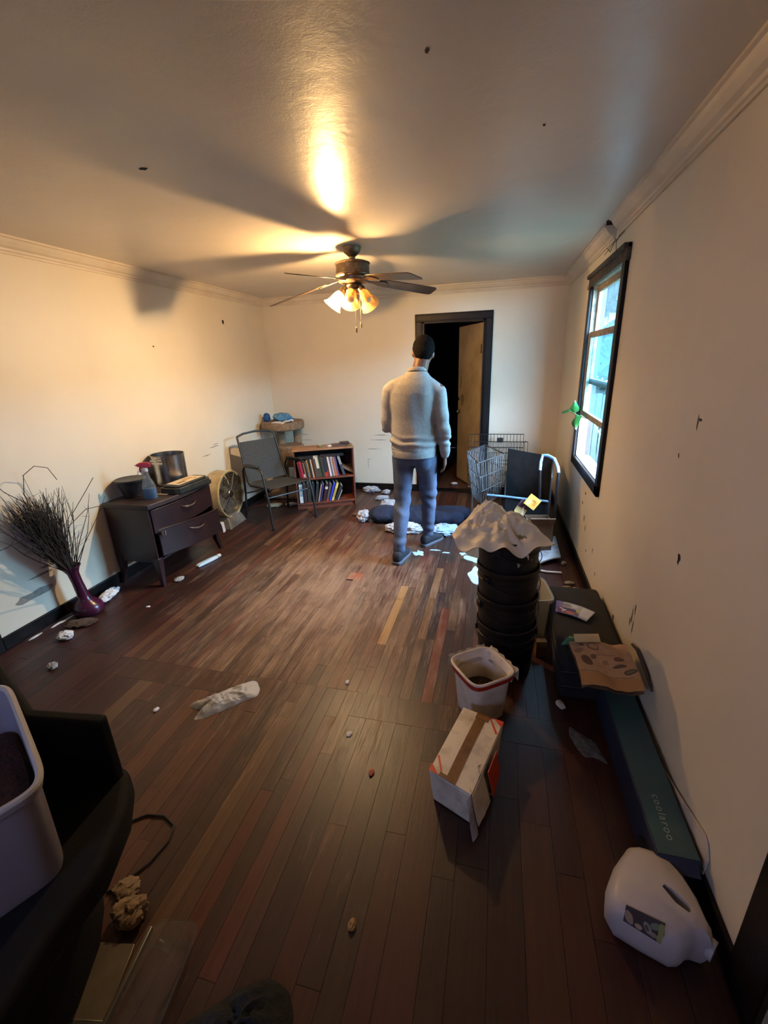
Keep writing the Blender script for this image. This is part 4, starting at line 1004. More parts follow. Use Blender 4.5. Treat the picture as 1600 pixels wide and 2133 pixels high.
# ================================================================== CLOTHES AND DEBRIS AT THE BACK
DENIM = M('navy_denim_cloth', rgb(34, 42, 66), rgb(22, 28, 46), rough=.9, scale=8, bump=.3, bscale=160)
WCLOTH = M('pale_grey_white_cloth', rgb(196, 196, 200), rgb(160, 160, 168), rough=.9, scale=9, bump=.3, bscale=120)
BCLOTH = M('pale_blue_cloth', rgb(150, 174, 200), rgb(190, 200, 210), rough=.9, scale=9, bump=.3, bscale=120)
mb = MB()
mb.ell((-1.12, 4.36, .075), (.20, .15, .085)); mb.ell((-.95, 4.40, .07), (.16, .16, .08))
for pts in ([(-1.0, 4.30, .07), (-.78, 4.27, .07), (-.55, 4.33, .065), (-.36, 4.40, .06)], [(-1.0, 4.47, .065), (-.75, 4.50, .07), (-.55, 4.46, .07), (-.30, 4.56, .055)]):
    for a, b in zip(pts, pts[1:]): mb.cap(a, b, .085, .078, 14)
nt_ = fuse(mb, 'navy_trousers', DENIM, None, .012, 4, lambda p: .022*(ridged(Vector((p.x*6, p.y*9, p.z*5)), 3)-.35))
for v in nt_.data.vertices: v.co.z = max(v.co.z, .0)
tag(nt_, 'heap of navy trousers on floor behind standing person', 'trousers')
scrap('sock', 'grey white balled sock at left end of navy trousers', 'sock', -1.36, 4.32, .075, .09, .11, WCLOTH, 32, .4, 0, None, .35, 10, 14)
scrap('white_shirt', 'crumpled white shirt on floor between person\'s feet', 'shirt', -.86, 4.06, .20, .09, .09, WCLOTH, 33, .05, 0, None, .5, 11, 12)
scrap('pale_blue_towel', 'pale blue towel lying right of person\'s feet', 'towel', -.44, 4.08, .17, .12, .08, BCLOTH, 34, .2, 0, None, .5, 11, 12)
scrap('white_cloth', 'small white cloth on top of navy trousers near bookcase', 'cloth', -1.12, 4.62, .14, .06, .15, WCLOTH, 35, .1, 0, None, .4, 10, 12)
for i, (x, y, rx, ry, h, lb) in enumerate(((-1.58, 5.42, .13, .07, .07, 'white stuffing clump against back baseboard beside bookcase'), (-1.36, 5.36, .06, .05, .05, 'small white stuffing clump second from bookcase by back baseboard'), (-1.36, 5.12, .09, .05, .04, 'white stuffing clump on floor in front of back baseboard'), (-1.16, 5.32, .04, .04, .03, 'smallest white stuffing tuft near doorway'))):
    scrap('stuffing_clump', lb, 'stuffing', x, y, rx, ry, h, WCLOTH, 40+i, .2*i, 0, 'stuffing clumps by back wall', .7, 11, 30)
scrap('paper_scrap', 'crumpled white paper on floor inside the dark doorway', 'paper', -.25, 5.78, .07, .04, .04, PAPER, 46)
scrap('paper_scrap', 'white paper scrap on threshold of the dark doorway', 'paper', -.52, 5.92, .05, .03, .03, PAPER, 47)
scrap('brown_leaf', 'curled brown leaf on floor in front of bookcase', 'leaf', -1.50, 4.48, .05, .03, .02, M('dry_leaf', rgb(110, 80, 50), rough=.8), 48)
# torn white chips spilled on the floor behind the black bucket stack
CHIP = M('pale_chipped_vinyl', rgb(206, 220, 228), rgb(180, 196, 208), rough=.35, scale=20)
for i, (x, y, rx, ry, rt) in enumerate(((-.085, 3.22, .06, .14, .2), (-.14, 3.52, .10, .05, -.5), (-.235, 3.62, .03, .025, 0), (.0, 3.42, .05, .06, .4), (-.62, 3.57, .045, .05, .5), (-.38, 3.62, .035, .012, 0), (-.48, 3.66, .05, .012, 0))):
    lb = ('large torn white chip beside black bucket stack', 'long torn white chip behind the large chip', 'small round white chip left of the long chip', 'jagged white chip nearest bucket stack on its left', 'white chip on floor right of person\'s left shoe', 'thin white sliver between shoes and bucket stack', 'thin white sliver in front of person\'s right shoe')[i]
    tag(heap('floor_chip', ell_pts(x, y, rx, ry, 13, rt, .38, 60+i), .004, CHIP, 0, 60+i, .2, 30, 8, rings=4, seg=52), lb, 'chip', 'torn white chips on floor')
# ================================================================== PERSON (seen from behind)
SKIN = M('warm_brown_skin', rgb(112, 78, 60), rgb(98, 66, 50), rough=.5, scale=14)
HAIRM = M('short_black_hair', rgb(12, 10, 10), rgb(20, 17, 16), rough=.95, spec=.1, scale=60, bump=.8, bscale=240)
KNIT = M('heather_grey_knit', rgb(158, 154, 150), rgb(142, 138, 134), rough=.95, scale=60, bump=.5, bscale=300)
JOGG = M('faded_navy_denim', rgb(80, 90, 112), rgb(58, 66, 86), rough=.9, scale=10, bump=.35, bscale=220)
SHOE = M('dark_knit_shoe', rgb(34, 36, 46), rgb(24, 25, 32), rough=.8, scale=30, bump=.3)
SOLE = M('grey_rubber_sole', rgb(92, 94, 104), rough=.7)
PX, PY = -.655, 3.58
pe = thing('person', 'person in grey sweater and dark trousers standing with back to camera', 'person', (PX, PY, 0))
HC = Vector((.072, .06, 1.702)); Rh = rotm(rx=math.radians(-24), ry=math.radians(6), rz=math.radians(10))
h = lambda x, y, z: HC + Rh @ Vector((x, y, z))
LS, RS = Vector((-.195, .0, 1.435)), Vector((.205, -.01, 1.42))
LE, RE = Vector((-.225, .0, 1.13)), Vector((.255, -.05, 1.14))
LW, RW = Vector((-.12, .22, 1.08)), Vector((.255, .02, .90))
LHIP, RHIP = Vector((-.095, 0, .92)), Vector((.095, .01, .92))
LK, RK = Vector((-.105, -.015, .50)), Vector((.10, .16, .50))
LA, RA = Vector((-.105, -.20, .085)), Vector((.085, .21, .085))
mb = MB()
mb.ell(HC, (.076, .096, .112), Rh); mb.ell(h(0, .03, -.05), (.058, .066, .07), Rh)      # skull, jaw
mb.ell(h(0, .098, -.02), (.014, .02, .026), Rh)                                          # nose
mb.ell(h(0, .09, -.068), (.026, .012, .012), Rh)                                         # lips
for s_ in (-1, 1):
    mb.ell(h(s_*.03, .082, .012), (.016, .014, .010), Rh)                                 # eyes
    mb.ell(h(s_*.03, .088, .034), (.024, .012, .008), Rh)                                 # brows
    mb.ell(h(s_*.079, -.004, -.012), (.011, .020, .032), Rh)                              # ears
mb.cap((.03, -.005, 1.48), h(0, -.02, -.05), .066, .060)
mb.eloft([(0,0,.86,.15,.10),(0,0,.95,.155,.105),(0,0,1.08,.14,.10),(0,0,1.25,.165,.11),(.005,0,1.38,.175,.105),(.01,0,1.46,.13,.085),(.015,0,1.51,.07,.06)], 24)
for S, E_, W_ in ((LS, LE, LW), (RS, RE, RW)):
    mb.cap(S, E_, .05, .04); mb.cap(E_, W_, .038, .026)
for Hp, K, A in ((LHIP, LK, LA), (RHIP, RK, RA)):
    mb.cap(Hp, K, .085, .055); mb.cap(K, A, .054, .036); mb.cap(A+Vector((0, -.02, -.03)), A+Vector((.01, .15, -.045)), .034, .026)
def hand(W_, down, side, fwd, curl, right):
    down, fwd = Vector(down).normalized(), Vector(fwd).normalized(); side = down.cross(fwd).normalized()
    sgn = 1 if right else -1
    P0 = W_+down*.015
    for k in range(4):                                   # palm as four metacarpals
        mb.cap(P0+fwd*(.012-.008*k)*1.0, P0+down*.075+fwd*(.028-.019*k), .015, .014, 8)
    L = (.066, .074, .070, .056)
    for k in range(4):
        a = P0+down*.08+fwd*(.030-.020*k); d1 = (down-side*sgn*curl*.35).normalized(); d2 = (down-side*sgn*curl*.9).normalized(); d3 = (down*.7-side*sgn*curl*1.5).normalized()
        b = a+d1*L[k]*.45; c_ = b+d2*L[k]*.32; e = c_+d3*L[k]*.26
        mb.cap(a, b, .0095, .009, 8); mb.cap(b, c_, .009, .0085, 8); mb.cap(c_, e, .0085, .0075, 8)
    a = P0+down*.025+fwd*.024; b = a+(down*.6+fwd*.8).normalized()*.035; c_ = b+(down*.9+fwd*.25-side*sgn*.2).normalized()*.03
    mb.cap(a, b, .0125, .0105, 8); mb.cap(b, c_, .0105, .009, 8)
hand(RW, (RW-RE).normalized()*.6+Vector((0,.0,-.6)), None, (0, 1, .1), .7, True)
hand(LW, (LW-LE).normalized(), None, (.5, .3, .6), .9, False)
body = fuse(mb, 'body', SKIN, pe, .0065, 3)
# hair: close-cropped cap with a clean nape line
mb = MB(); mb.ell(h(0, -.012, .03), (.088, .104, .102), Rh, 24, 16); mb.ell(h(0, -.045, -.005), (.078, .068, .086), Rh, 20, 12)
fuse(mb, 'hair', HAIRM, pe, .007, 2, lambda p: .003*noise.noise(p*90))
# sweater
mb = MB()
mb.eloft([(.0,-.008,.915,.180,.146),(0,-.008,.945,.186,.150),(0,-.008,1.02,.196,.152),(0,-.006,1.08,.190,.140),(0,0,1.20,.186,.132),(0,0,1.32,.198,.132),(.004,-.006,1.40,.196,.124),(.01,-.008,1.47,.170,.108),(.020,-.006,1.525,.118,.088),(.030,0,1.565,.078,.074)], 32)
mb.cap((.03, -.005, 1.50), LS+Vector((.03, 0, .01)), .078, .06, 14); mb.cap((.03, -.005, 1.50), RS+Vector((-.03, 0, .01)), .078, .06, 14)
for S, E_, W_ in ((LS, LE, LW), (RS, RE, RW)):
    inn = Vector((S.x*.62, S.y, S.z+.006)); mb.cap(inn, S+Vector((0,0,-.016)), .066, .062, 14); mb.cap(S+Vector((0,0,-.016)), E_, .062, .054, 14); mb.cap(E_, E_.lerp(W_, .86), .056, .042, 14)
    mb.cap(E_.lerp(W_, .86), E_.lerp(W_, .99), .040, .036, 14)
def knitfold(p):
    d = .0
    d += .010*max(0, 1-abs(p.z-1.02)/.07)*math.sin(p.z*95+p.x*7+2*noise.noise(p*6))
    d += .009*noise.noise(Vector((p.x*11, p.y*7, p.z*3.0)))*(1 if p.z < 1.40 else .4)
    if abs(p.x) > .2: d += .006*math.sin(p.z*48+p.x*22+3*noise.noise(p*5))*max(0, 1-abs(p.z-1.12)/.25)
    return d
swt = fuse(mb, 'sweater', KNIT, pe, .010, 5, knitfold)
mb = MB(); mb.lathe([(.068,-.014),(.077,-.008),(.079,.006),(.075,.018),(.067,.020),(.064,.008)], 28, (.034, .004, 1.568), rotm(rx=math.radians(-12)), close=True); mb.build('collar', KNIT, swt)
mb = MB(); n_ = 40
mb.loft([[(math.cos(2*PI*k/n_)*rx, math.sin(2*PI*k/n_)*ry-.008, z) for k in range(n_)] for z, rx, ry in ((.890, .172, .142), (.893, .180, .150), (.945, .187, .154), (.952, .182, .150))]); mb.build('hem_band', KNIT, swt)
# trousers
mb = MB()
mb.eloft([(0,0,.83,.150,.112),(0,0,.90,.164,.12),(0,0,.98,.160,.115)], 28)
mb.ell((-.075, -.045, .87), (.085, .075, .10)); mb.ell((.075, -.04, .87), (.085, .075, .10))
for Hp, K, A in ((LHIP, LK, LA), (RHIP, RK, RA)):
    mb.cap(Hp+Vector((0,0,-.04)), K, .098, .073, 16); mb.cap(K, A+Vector((0,0,.05)), .072, .054, 16); mb.cap(A+Vector((0,0,.05)), A+Vector((0,0,.035)), .055, .054, 16)
def denimfold(p):
    d = .006*noise.noise(Vector((p.x*9, p.y*9, p.z*6)))
    d += .007*math.sin(p.z*55+p.x*30+3*noise.noise(p*5))*max(0, 1-abs(p.z-.50)/.16)
    d += .006*math.sin(p.z*80+2*noise.noise(p*7))*max(0, 1-abs(p.z-.17)/.12)
    return d
fuse(mb, 'trousers', JOGG, pe, .011, 5, denimfold)
# shoes
for A, yw in ((LA, -.15), (RA, -.5)):
    Rf = rotm(rz=yw); f = lambda x, y, z: Vector((A.x, A.y, 0)) + Rf @ Vector((x, y, z))
    def ring(y, wd, z0, z1): return [f(wd*math.copysign(abs(math.cos(t))**.7, math.cos(t)), y, z0+(z1-z0)*(.5+.5*math.copysign(abs(math.sin(t))**.7, math.sin(t)))) for t in [2*PI*k/18 for k in range(18)]]
    mb = MB(); mb.loft([ring(-.085, .020, .03, .06), ring(-.075, .034, .018, .10), ring(-.04, .042, .014, .115), ring(.02, .044, .014, .115), ring(.07, .048, .014, .095), ring(.13, .052, .014, .072), ring(.175, .044, .016, .056), ring(.20, .022, .02, .04)])
    sh_ = mb.build('shoe', SHOE, pe, sharp=80)
    out = [(.030,-.09),(.044,-.07),(.046,0),(.05,.07),(.056,.13),(.048,.18),(.024,.21),(-.024,.21),(-.048,.18),(-.055,.13),(-.049,.07),(-.046,0),(-.044,-.07),(-.030,-.09)]
    mb = MB(); mb.prism([tuple(f(x, y, 0))[:2] for x, y in reversed(out)], 0, .026); mb.build('sole', SOLE, sh_, bevel=.005)
# ================================================================== RIGHT SIDE
# ---- black wire crate panel against the back wall
BWIRE = M('black_crate_wire', rgb(30, 27, 26), rough=.5, metal=.4)
cr = thing('wire_crate', 'folded black wire dog crate panel leaning by back wall', 'wire crate', (0, 5.30, 0))
def wirepanel(parent, name, x0, x1, z0, z1, nx, nz, r, mat, tf, rim=1.7):
    mb = MB()
    for k in range(nx+1): xx = x0+(x1-x0)*k/nx; mb.tube([tf(xx, z0), tf(xx, z1)], r, 5)
    for k in range(nz+1): zz = z0+(z1-z0)*k/nz; mb.tube([tf(x0, zz), tf(x1, zz)], r*rim, 5)
    return mb.build(name, mat, parent)
for yy, nm in ((0, 'front_panel'), (.07, 'rear_panel')):
    wirepanel(cr, nm, -.31, .32, .02, .79-(.0 if yy == 0 else .10), 17, 5, .0028, BWIRE, lambda a, b, yy=yy: (a+yy*.8, yy+.04*b, b))
mb = MB(); mb.box(.02, .09, -.012, .008, .70, .755); mb.build('latch', BWIRE, cr, bevel=.004)
for sx in (-.31, .32):
    mb = MB()
    for k in range(4): mb.tube([(sx, .0, .1+.2*k), (sx+.03, .09, .1+.2*k)], .003, 5)
    mb.build('hinge_wire', BWIRE, cr)
# ---- silver wire cart
SWIRE = M('galvanised_wire', rgb(112, 110, 108), rgb(84, 82, 80), rough=.5, metal=.7, scale=40)
wc = thing('wire_cart', 'silver wire basket cart standing beside doorway', 'cart', (0, 0, 0))
T_ = [Vector((-.14, 4.02, .735)), Vector((.10, 4.46, .735)), Vector((-.10, 4.80, .76)), Vector((-.27, 4.42, .76))]
B_ = [Vector((-.09, 4.06, .32)), Vector((.085, 4.42, .32)), Vector((-.06, 4.66, .32)), Vector((-.20, 4.34, .32))]
for i in range(4):
    j = (i+1) % 4; mb = MB(); n_ = 12 if i in (0, 2) else 11
    for k in range(n_+1): mb.tube([B_[i].lerp(B_[j], k/n_), T_[i].lerp(T_[j], k/n_)], .0028, 5)
    for z in (0, .33, .66): mb.tube([B_[i].lerp(T_[i], z), B_[j].lerp(T_[j], z)], .0038, 6)
    mb.build('basket_side', SWIRE, wc)
mb = MB(); mb.tube(T_, .0065, 8, closed=True); mb.build('rim', SWIRE, wc)
mb = MB()
for k in range(9): mb.tube([B_[0].lerp(B_[1], k/8), B_[3].lerp(B_[2], k/8)], .0028, 5)
mb.tube([B_[0], B_[3]], .004, 6); mb.tube([B_[1], B_[2]], .004, 6); mb.build('basket_floor', SWIRE, wc)
for p in B_:
    q = Vector((p.x-.03 if p is B_[0] else p.x, p.y-.06 if p is B_[0] else p.y, 0)); mb = MB(); mb.tube([p, q+Vector((0, 0, .05))], .009, 8); lg = mb.build('leg', SWIRE, wc)
    mb = MB(); mb.lathe([(0,-.012),(.022,-.012),(.025,-.006),(.025,.006),(.022,.012),(0,.012)], 16, q+Vector((0,0,.025)), rotm(ry=PI/2)); mb.build('caster', BLACKPL, lg)
# hazy liner of dust-caked netting on the left side
NET = clear('grey_dusty_netting', rgb(50, 48, 48), .95, .14)
mb = MB(); mb.sheet(lambda u, v: (B_[3].lerp(B_[0], u)).lerp(T_[3].lerp(T_[0], u), v)+Vector((-.012-.012*math.sin(9*u+4*v), -.006, 0)), 12, 8, .0015); mb.build('netting', NET, wc)
# ---- black fabric folding wagon with pale blue tube frame
BFAB = M('black_canvas', rgb(16, 16, 18), rgb(28, 28, 32), rough=.9, scale=14, bump=.2)
GFAB = M('dark_grey_canvas', rgb(44, 46, 52), rgb(34, 35, 40), rough=.85, scale=14, bump=.2)
PBLUE = M('pale_blue_tube_paint', rgb(120, 150, 176), rgb(96, 124, 150), rough=.35, scale=20)
wg = thing('folding_wagon', 'black canvas folding wagon with pale blue tubular handle by right wall', 'wagon', (0, 0, 0))
c0, c1, c2, c3 = Vector((.12, 4.12, 0)), Vector((.50, 4.02, 0)), Vector((.58, 4.72, 0)), Vector((.14, 4.92, 0))
def quad(mb, a, b, z00, z01, z10, z11, t):
    n = (b-a).cross(Vector((0,0,1))).normalized()*t
    mb.hexa([Vector((a.x,a.y,z00)), Vector((b.x,b.y,z10)), Vector((b.x,b.y,z10))+n, Vector((a.x,a.y,z00))+n, Vector((a.x,a.y,z01)), Vector((b.x,b.y,z11)), Vector((b.x,b.y,z11))+n, Vector((a.x,a.y,z01))+n])
for nm, a, b, z, m_ in (('front_panel', c0, c1, (.10, .39, .10, .39), BFAB), ('side_panel', c1, c2, (.10, .62, .10, .62), GFAB), ('rear_panel', c2, c3, (.10, .66, .10, .70), BFAB), ('side_panel', c3, c0, (.10, .45, .10, .40), BFAB)):
    mb = MB(); quad(mb, b, a, z[2], z[3], z[0], z[1], -.012); mb.build(nm, m_, wg)
mb = MB(); mb.add([(p.x, p.y, .10) for p in (c0, c1, c2, c3)]+[(p.x, p.y, .115) for p in (c0, c1, c2, c3)], [(3,2,1,0),(4,5,6,7),(0,1,5,4),(1,2,6,5),(2,3,7,6),(3,0,4,7)]); mb.build('floor_panel', BFAB, wg)
mb = MB(); mb.tube([(-.05, 4.14, .40), (.12, 4.105, .40), (.30, 4.05, .40), (.49, 4.0, .40)], .011, 10); mb.build('front_rail', PBLUE, wg)
mb = MB(); mb.tube([(.40, 4.02, .68), (.405, 4.06, .75), (.42, 4.10, .80), (.46, 4.08, .805), (.51, 4.0, .79), (.53, 3.9, .74), (.535, 3.86, .70)], .014, 10); mb.build('handle', PBLUE, wg)
mb = MB(); mb.tube([(.535, 3.86, .70), (.535, 3.86, .4), (.53, 3.88, .06)], .013, 10); mb.tube([(.40, 4.02, .68), (.42, 4.04, .4), (.44, 4.06, .2)], .012, 10); mb.build('upright', BLACKPL, wg)
for p in (c0, c1, c2, c3):
    mb = MB(); mb.lathe([(0,-.015),(.045,-.015),(.05,-.008),(.05,.008),(.045,.015),(0,.015)], 20, (p.x+.02*(1 if p in (c0, c3) else -1), p.y, .05), rotm(ry=PI/2)); mb.build('wheel', BLACKPL, wg)
# things poking out of the wagon
KRAFT = M('brown_cardboard', rgb(120, 92, 66), rgb(92, 68, 50), rough=.8, scale=10, bump=.1)
kb = thing('cardboard_box', 'brown open cardboard box in front of black wagon', 'box', (.40, 3.80, 0), .12)
for a in ((-.10, .10, -.11, -.105), (-.10, .10, .105, .11), (-.10, -.095, -.105, .105), (.095, .10, -.105, .105)):
    mb = MB(); mb.box(*a, 0, .30); mb.build('side', KRAFT, kb, smooth=False)
mb = MB(); mb.box(-.10, .10, -.11, .11, 0, .005); mb.build('bottom', KRAFT, kb, smooth=False)
mb = MB(); mb.hexa([(-.10, -.13, .30), (.10, -.13, .30), (.10, -.105, .30), (-.10, -.105, .30), (-.10, -.17, .36), (.10, -.17, .36), (.10, -.165, .365), (-.10, -.165, .365)]); mb.build('flap', KRAFT, kb, smooth=False)
FLY = print_mat('yellow_flyer_print', rgb(224, 180, 84), [(.75, .45, .12, .26, 0, rgb(222, 130, 40)), (.62, .62, .16, .12, 0, rgb(196, 110, 50)), (.3, .3, .2, .25, 0, rgb(232, 206, 140))])
mb = MB(); Rf_ = rotm(0, math.radians(38), .3)
mb.sheet(lambda u, v: Vector((.335, 3.78, .46)) + Rf_ @ Vector(((u-.5)*.115, .01*math.sin(4*u), (v-.5)*.105)), 6, 6, .002); tag(mb.build('flyer', FLY), 'yellow square flyer sticking up from cardboard box', 'flyer')
mb = MB(); mb.sheet(lambda u, v: Vector((.26, 3.80, .40)) + rotm(0, .5, .2) @ Vector(((u-.5)*.10, .006*math.sin(5*v), (v-.5)*.13)), 6, 6, .002); tag(mb.build('flyer', print_mat('plum_flyer_print', rgb(96, 66, 78), [(.5, .15, .5, .3, 0, rgb(210, 180, 110), 1), (.7, .3, .06, .3, .5, rgb(226, 206, 190), 1)])), 'dark plum folded flyer beside yellow one in cardboard box', 'flyer')
# ---- flat board and floor litter by right wall
mb = MB(); mb.sheet(lambda u, v: (.40+.18*u+.01*v, 3.46+.60*v+.15*u*(1-v)*.9, .035+.012*math.sin(3*u)), 8, 8, .012)
BOARDM = M('grubby_white_board', rgb(206, 214, 224), rgb(150, 150, 144), rough=.5, scale=14, lo=.45, hi=.75)
tag(mb.build('white_board', BOARDM), 'grubby white board lying on floor by right wall', 'board')
mb = MB(); mb.tube([(.30, 3.40, .012), (.45, 3.36, .012), (.56, 3.36, .012)], .009, 8); tag(mb.build('white_stick', WHITEPL), 'thin white stick on floor in front of white board', 'stick')
lit = [(.60, 3.20, .04, .02, .02, 'pale yellow litter scrap near right baseboard'), (.62, 3.08, .03, .03, .03, 'pale foil scrap under window shadow by right baseboard'), (.55, 3.12, .06, .02, .015, 'long tan litter strip by right baseboard'), (.655, 3.02, .012, .08, .01, 'narrow white sliver against right baseboard'), (.60, 3.55, .03, .02, .02, 'brown litter lump beside the white board corner')]
for i, (x, y, rx, ry, h_, lb) in enumerate(lit): scrap('litter', lb, 'litter', x, y, rx, ry, h_, (GREYP, PAPER, STAIN, PAPER, GREYP)[i], 80+i, .3*i, 0, 'litter by right baseboard')
scrap('tissue', 'crumpled white tissue on floor near right baseboard', 'tissue', .60, 2.98, .045, .045, .05, PAPER, 88)
# ---- stack of black buckets
BKT = M('black_bucket_plastic', rgb(15, 14, 15), rgb(24, 23, 23), rough=.5, spec=.35, scale=14, bump=.05)
SX, SY = .105, 2.16
zs = (0, .165, .33, .495); names = ('lowest', 'second from floor', 'third from floor', 'topmost')
for i, z0 in enumerate(zs):
    b_ = thing('bucket', '%s black plastic bucket in the tall nested stack' % names[i], 'bucket', (SX-.004*i, SY+.002*i, z0), .4*i, 'nested black buckets')
    mb = MB(); mb.lathe([(0,.004),(.138,.004),(.142,.012),(.153,.245),(.154,.270),(.158,.276),(.161,.280),(.161,.300),(.157,.304),(.152,.300),(.148,.24),(.139,.018),(0,.012)], 40); mb.build('bucket_body', BKT, b_)
    mb = MB(); mb.lathe([(.152,.225),(.156,.227),(.156,.236),(.1528,.238)], 40); mb.build('rib', BKT, b_)
    for s_ in (-1, 1):
        mb = MB(); mb.obox((s_*.156, 0, .245), (.014, .045, .04)); mb.build('ear', BKT, b_, bevel=.005)
    mb = MB(); pts = [(.166*math.cos(t), .166*math.sin(t)-.0, .245-.06*math.sin(-t)) for t in [-PI*k/14 for k in range(15)]]; mb.tube(pts, .0022, 6); mb.build('bail_handle', BWIRE, b_)
    if i == 3:
        mb = MB()
        for (tt, zz, w_, hh) in ((-1.02, .245, .004, .018), (-.98, .235, .010, .014), (-.95, .222, .004, .012), (-1.28, .20, .012, .004), (-1.26, .192, .014, .004), (-1.27, .184, .010, .004), (-.80, .21, .004, .008)):
            t0 = tt-.4*i; r_ = .1395+.0625*zz+.0025
            c_ = Vector((r_*math.cos(t0), r_*math.sin(t0), zz)); mb.obox(c_, (.0012, w_, hh), rotm(rz=t0))
        lb_ = mb.build('printed_marks', M('white_moulded_print', rgb(206, 204, 200), rough=.5), b_)
PLBAG = film('cream_plastic_bag', rgb(240, 234, 220), rgb(230, 221, 203), .4, .22)
bagtop = heap('plastic_bag', [(-.20,2.14),(-.14,1.99),(.02,1.955),(.15,1.96),(.295,2.06),(.29,2.20),(.19,2.34),(.05,2.40),(-.09,2.36),(-.17,2.26)], .125, PLBAG, .812, 91, .42, 11, 2.4, (-.03, .05), 40, 130, .05, None, [(-.02, 2.24, .12, 1.25), (.10, 2.18, .16, .75), (-.13, 2.12, .10, .55), (.20, 2.10, .10, .5), (.03, 2.05, .12, .5)], (.135, 2.06, .036, .010, -.35))
tag(bagtop, 'cream plastic shopping bag heaped on top of black bucket stack', 'plastic bag')
# ---- translucent tub and amber bottle behind the stack
TUBM = clear('cloudy_storage_plastic', rgb(196, 190, 178), .4, .62)
tu = thing('storage_tub', 'cloudy plastic storage tub behind black bucket stack', 'tub', (.25, 2.55, 0), .15)
mb = MB(); mb.eloft([(0,0,0,.085,.12,.35),(0,0,.01,.09,.125,.35),(0,0,.26,.105,.14,.35),(0,0,.262,.115,.15,.35),(0,0,.285,.117,.152,.35),(0,0,.285,.109,.144,.35),(0,0,.262,.101,.136,.35),(0,0,.016,.085,.12,.35)], 32); mb.build('tub_body', TUBM, tu, sharp=50)
mb = MB(); mb.eloft([(0,0,.272,.119,.154,.35),(0,0,.272,.121,.156,.35),(0,0,.288,.121,.156,.35),(0,0,.288,.119,.154,.35)], 32, False); mb.build('rim', TUBM, tu)
AMB = M('amber_brown_carton', rgb(120, 92, 44), rgb(92, 66, 34), rough=.6)
ab = thing('carton', 'small amber carton at foot of cloudy tub', 'carton', (.31, 2.28, 0), .2)
mb = MB(); mb.box(-.03, .03, -.02, .02, 0, .10); mb.build('carton_body', AMB, ab, bevel=.003); mb = MB(); mb.box(-.0305, .0305, -.0205, .0205, .07, .102); mb.build('lid', AMB, ab, bevel=.003)
# ---- black suitcase by wall, magazine, green pouch, printed paper bag
SUIT = M('dusty_black_fabric_case', rgb(24, 22, 22), rgb(38, 35, 33), rough=.9, scale=9, bump=.25)
su = thing('suitcase', 'black fabric suitcase lying flat against right wall', 'suitcase', (.515, 2.30, 0))
mb = MB(); mb.box(-.145, .165, -.36, .42, 0, .235); mb.build('shell', SUIT, su, bevel=.03, seg=4)
mb = MB()
for z in (.075, .16): mb.box(-.148, .168, -.363, .423, z, z+.008)
mb.build('zip', BLACKPL, su, bevel=.003)
mb = MB(); mb.tube([(-.06, -.362, .115), (-.05, -.385, .12), (.05, -.385, .12), (.06, -.362, .115)], .008, 8); mb.build('handle', BLACKPL, su)
MAG = print_mat('magazine_cover_print', rgb(176, 172, 176), [(.10, .5, .10, .6, 0, rgb(110, 84, 160), 1), (.40, .26, .34, .26, 0, rgb(96, 30, 60), 1), (.50, .40, .26, .10, .1, rgb(62, 24, 92), 1), (.45, .14, .16, .10, 0, rgb(206, 100, 60)), (.66, .5, .08, .2, 0, rgb(190, 180, 90)), (.3, .72, .16, .16, .3, rgb(130, 124, 124)), (.5, .78, .1, .12, 0, rgb(206, 200, 200)), (.2, .34, .03, .14, .7, rgb(226, 216, 220), 1), (.26, .24, .03, .12, -.5, rgb(226, 216, 220), 1), (.84, .55, .14, .4, 0, rgb(206, 208, 208), 1)], .4)
mb = MB(); a_, b_, c_, d_ = Vector((.405, 2.50, 0)), Vector((.595, 2.37, 0)), Vector((.535, 2.285, 0)), Vector((.385, 2.37, 0))
mb.sheet(lambda u, v: (d_.lerp(c_, u)).lerp(a_.lerp(b_, u), v)+Vector((0, 0, .243+.014*math.sin(2.6*u)+.01*v*u)), 12, 8, .006); tag(mb.build('magazine', MAG), 'purple and white glossy magazine on black suitcase', 'magazine')
GRN = M('green_foil_pouch', rgb(40, 128, 92), rgb(22, 86, 62), rough=.35, scale=14, bump=.3)
mb = MB(); mb.sheet(lambda u, v: (.375+.13*u+.05*v, 2.035+.05*u+.09*v-.03*u*v, .25+.014*math.sin(5*u)*math.sin(4*v)), 12, 8, .008); tag(mb.build('foil_pouch', GRN), 'green foil pouch under printed paper bag', 'pouch')
BAGP = print_mat('kraft_bag_food_print', rgb(190, 150, 116), [(.20, .50, .10, .13, .1, rgb(84, 48, 48)), (.38, .84, .11, .09, .1, rgb(120, 92, 70)), (.385, .85, .08, .055, .1, rgb(188, 150, 116)), (.34, .62, .055, .045, .3, rgb(96, 66, 58)), (.12, .76, .09, .06, .4, rgb(140, 104, 84)), (.76, .60, .09, .05, .1, rgb(104, 56, 54)), (.74, .45, .12, .04, .15, rgb(64, 48, 46)), (.88, .33, .12, .055, .25, rgb(56, 54, 44)), (.88, .335, .085, .03, .25, rgb(120, 112, 84)), (.52, .52, .05, .04, .2, rgb(150, 116, 90), 1), (.5, .66, .22, .008, .1, rgb(130, 98, 76), 1), (.42, .42, .06, .008, .1, rgb(140, 104, 80), 1), (.45, .22, .46, .012, 0, rgb(150, 112, 70), 1), (.5, .1, .52, .10, 0, rgb(180, 130, 76), 1), (.2, .9, .03, .05, .6, rgb(110, 74, 62))])
pb = thing('paper_bag', 'crumpled kraft paper bag printed with food shapes on suitcase end', 'paper bag', (0, 0, 0))
q0, q1, q2, q3 = Vector((.415, 1.70, .285)), Vector((.665, 1.715, .27)), Vector((.665, 2.02, .285)), Vector((.405, 2.02, .275))
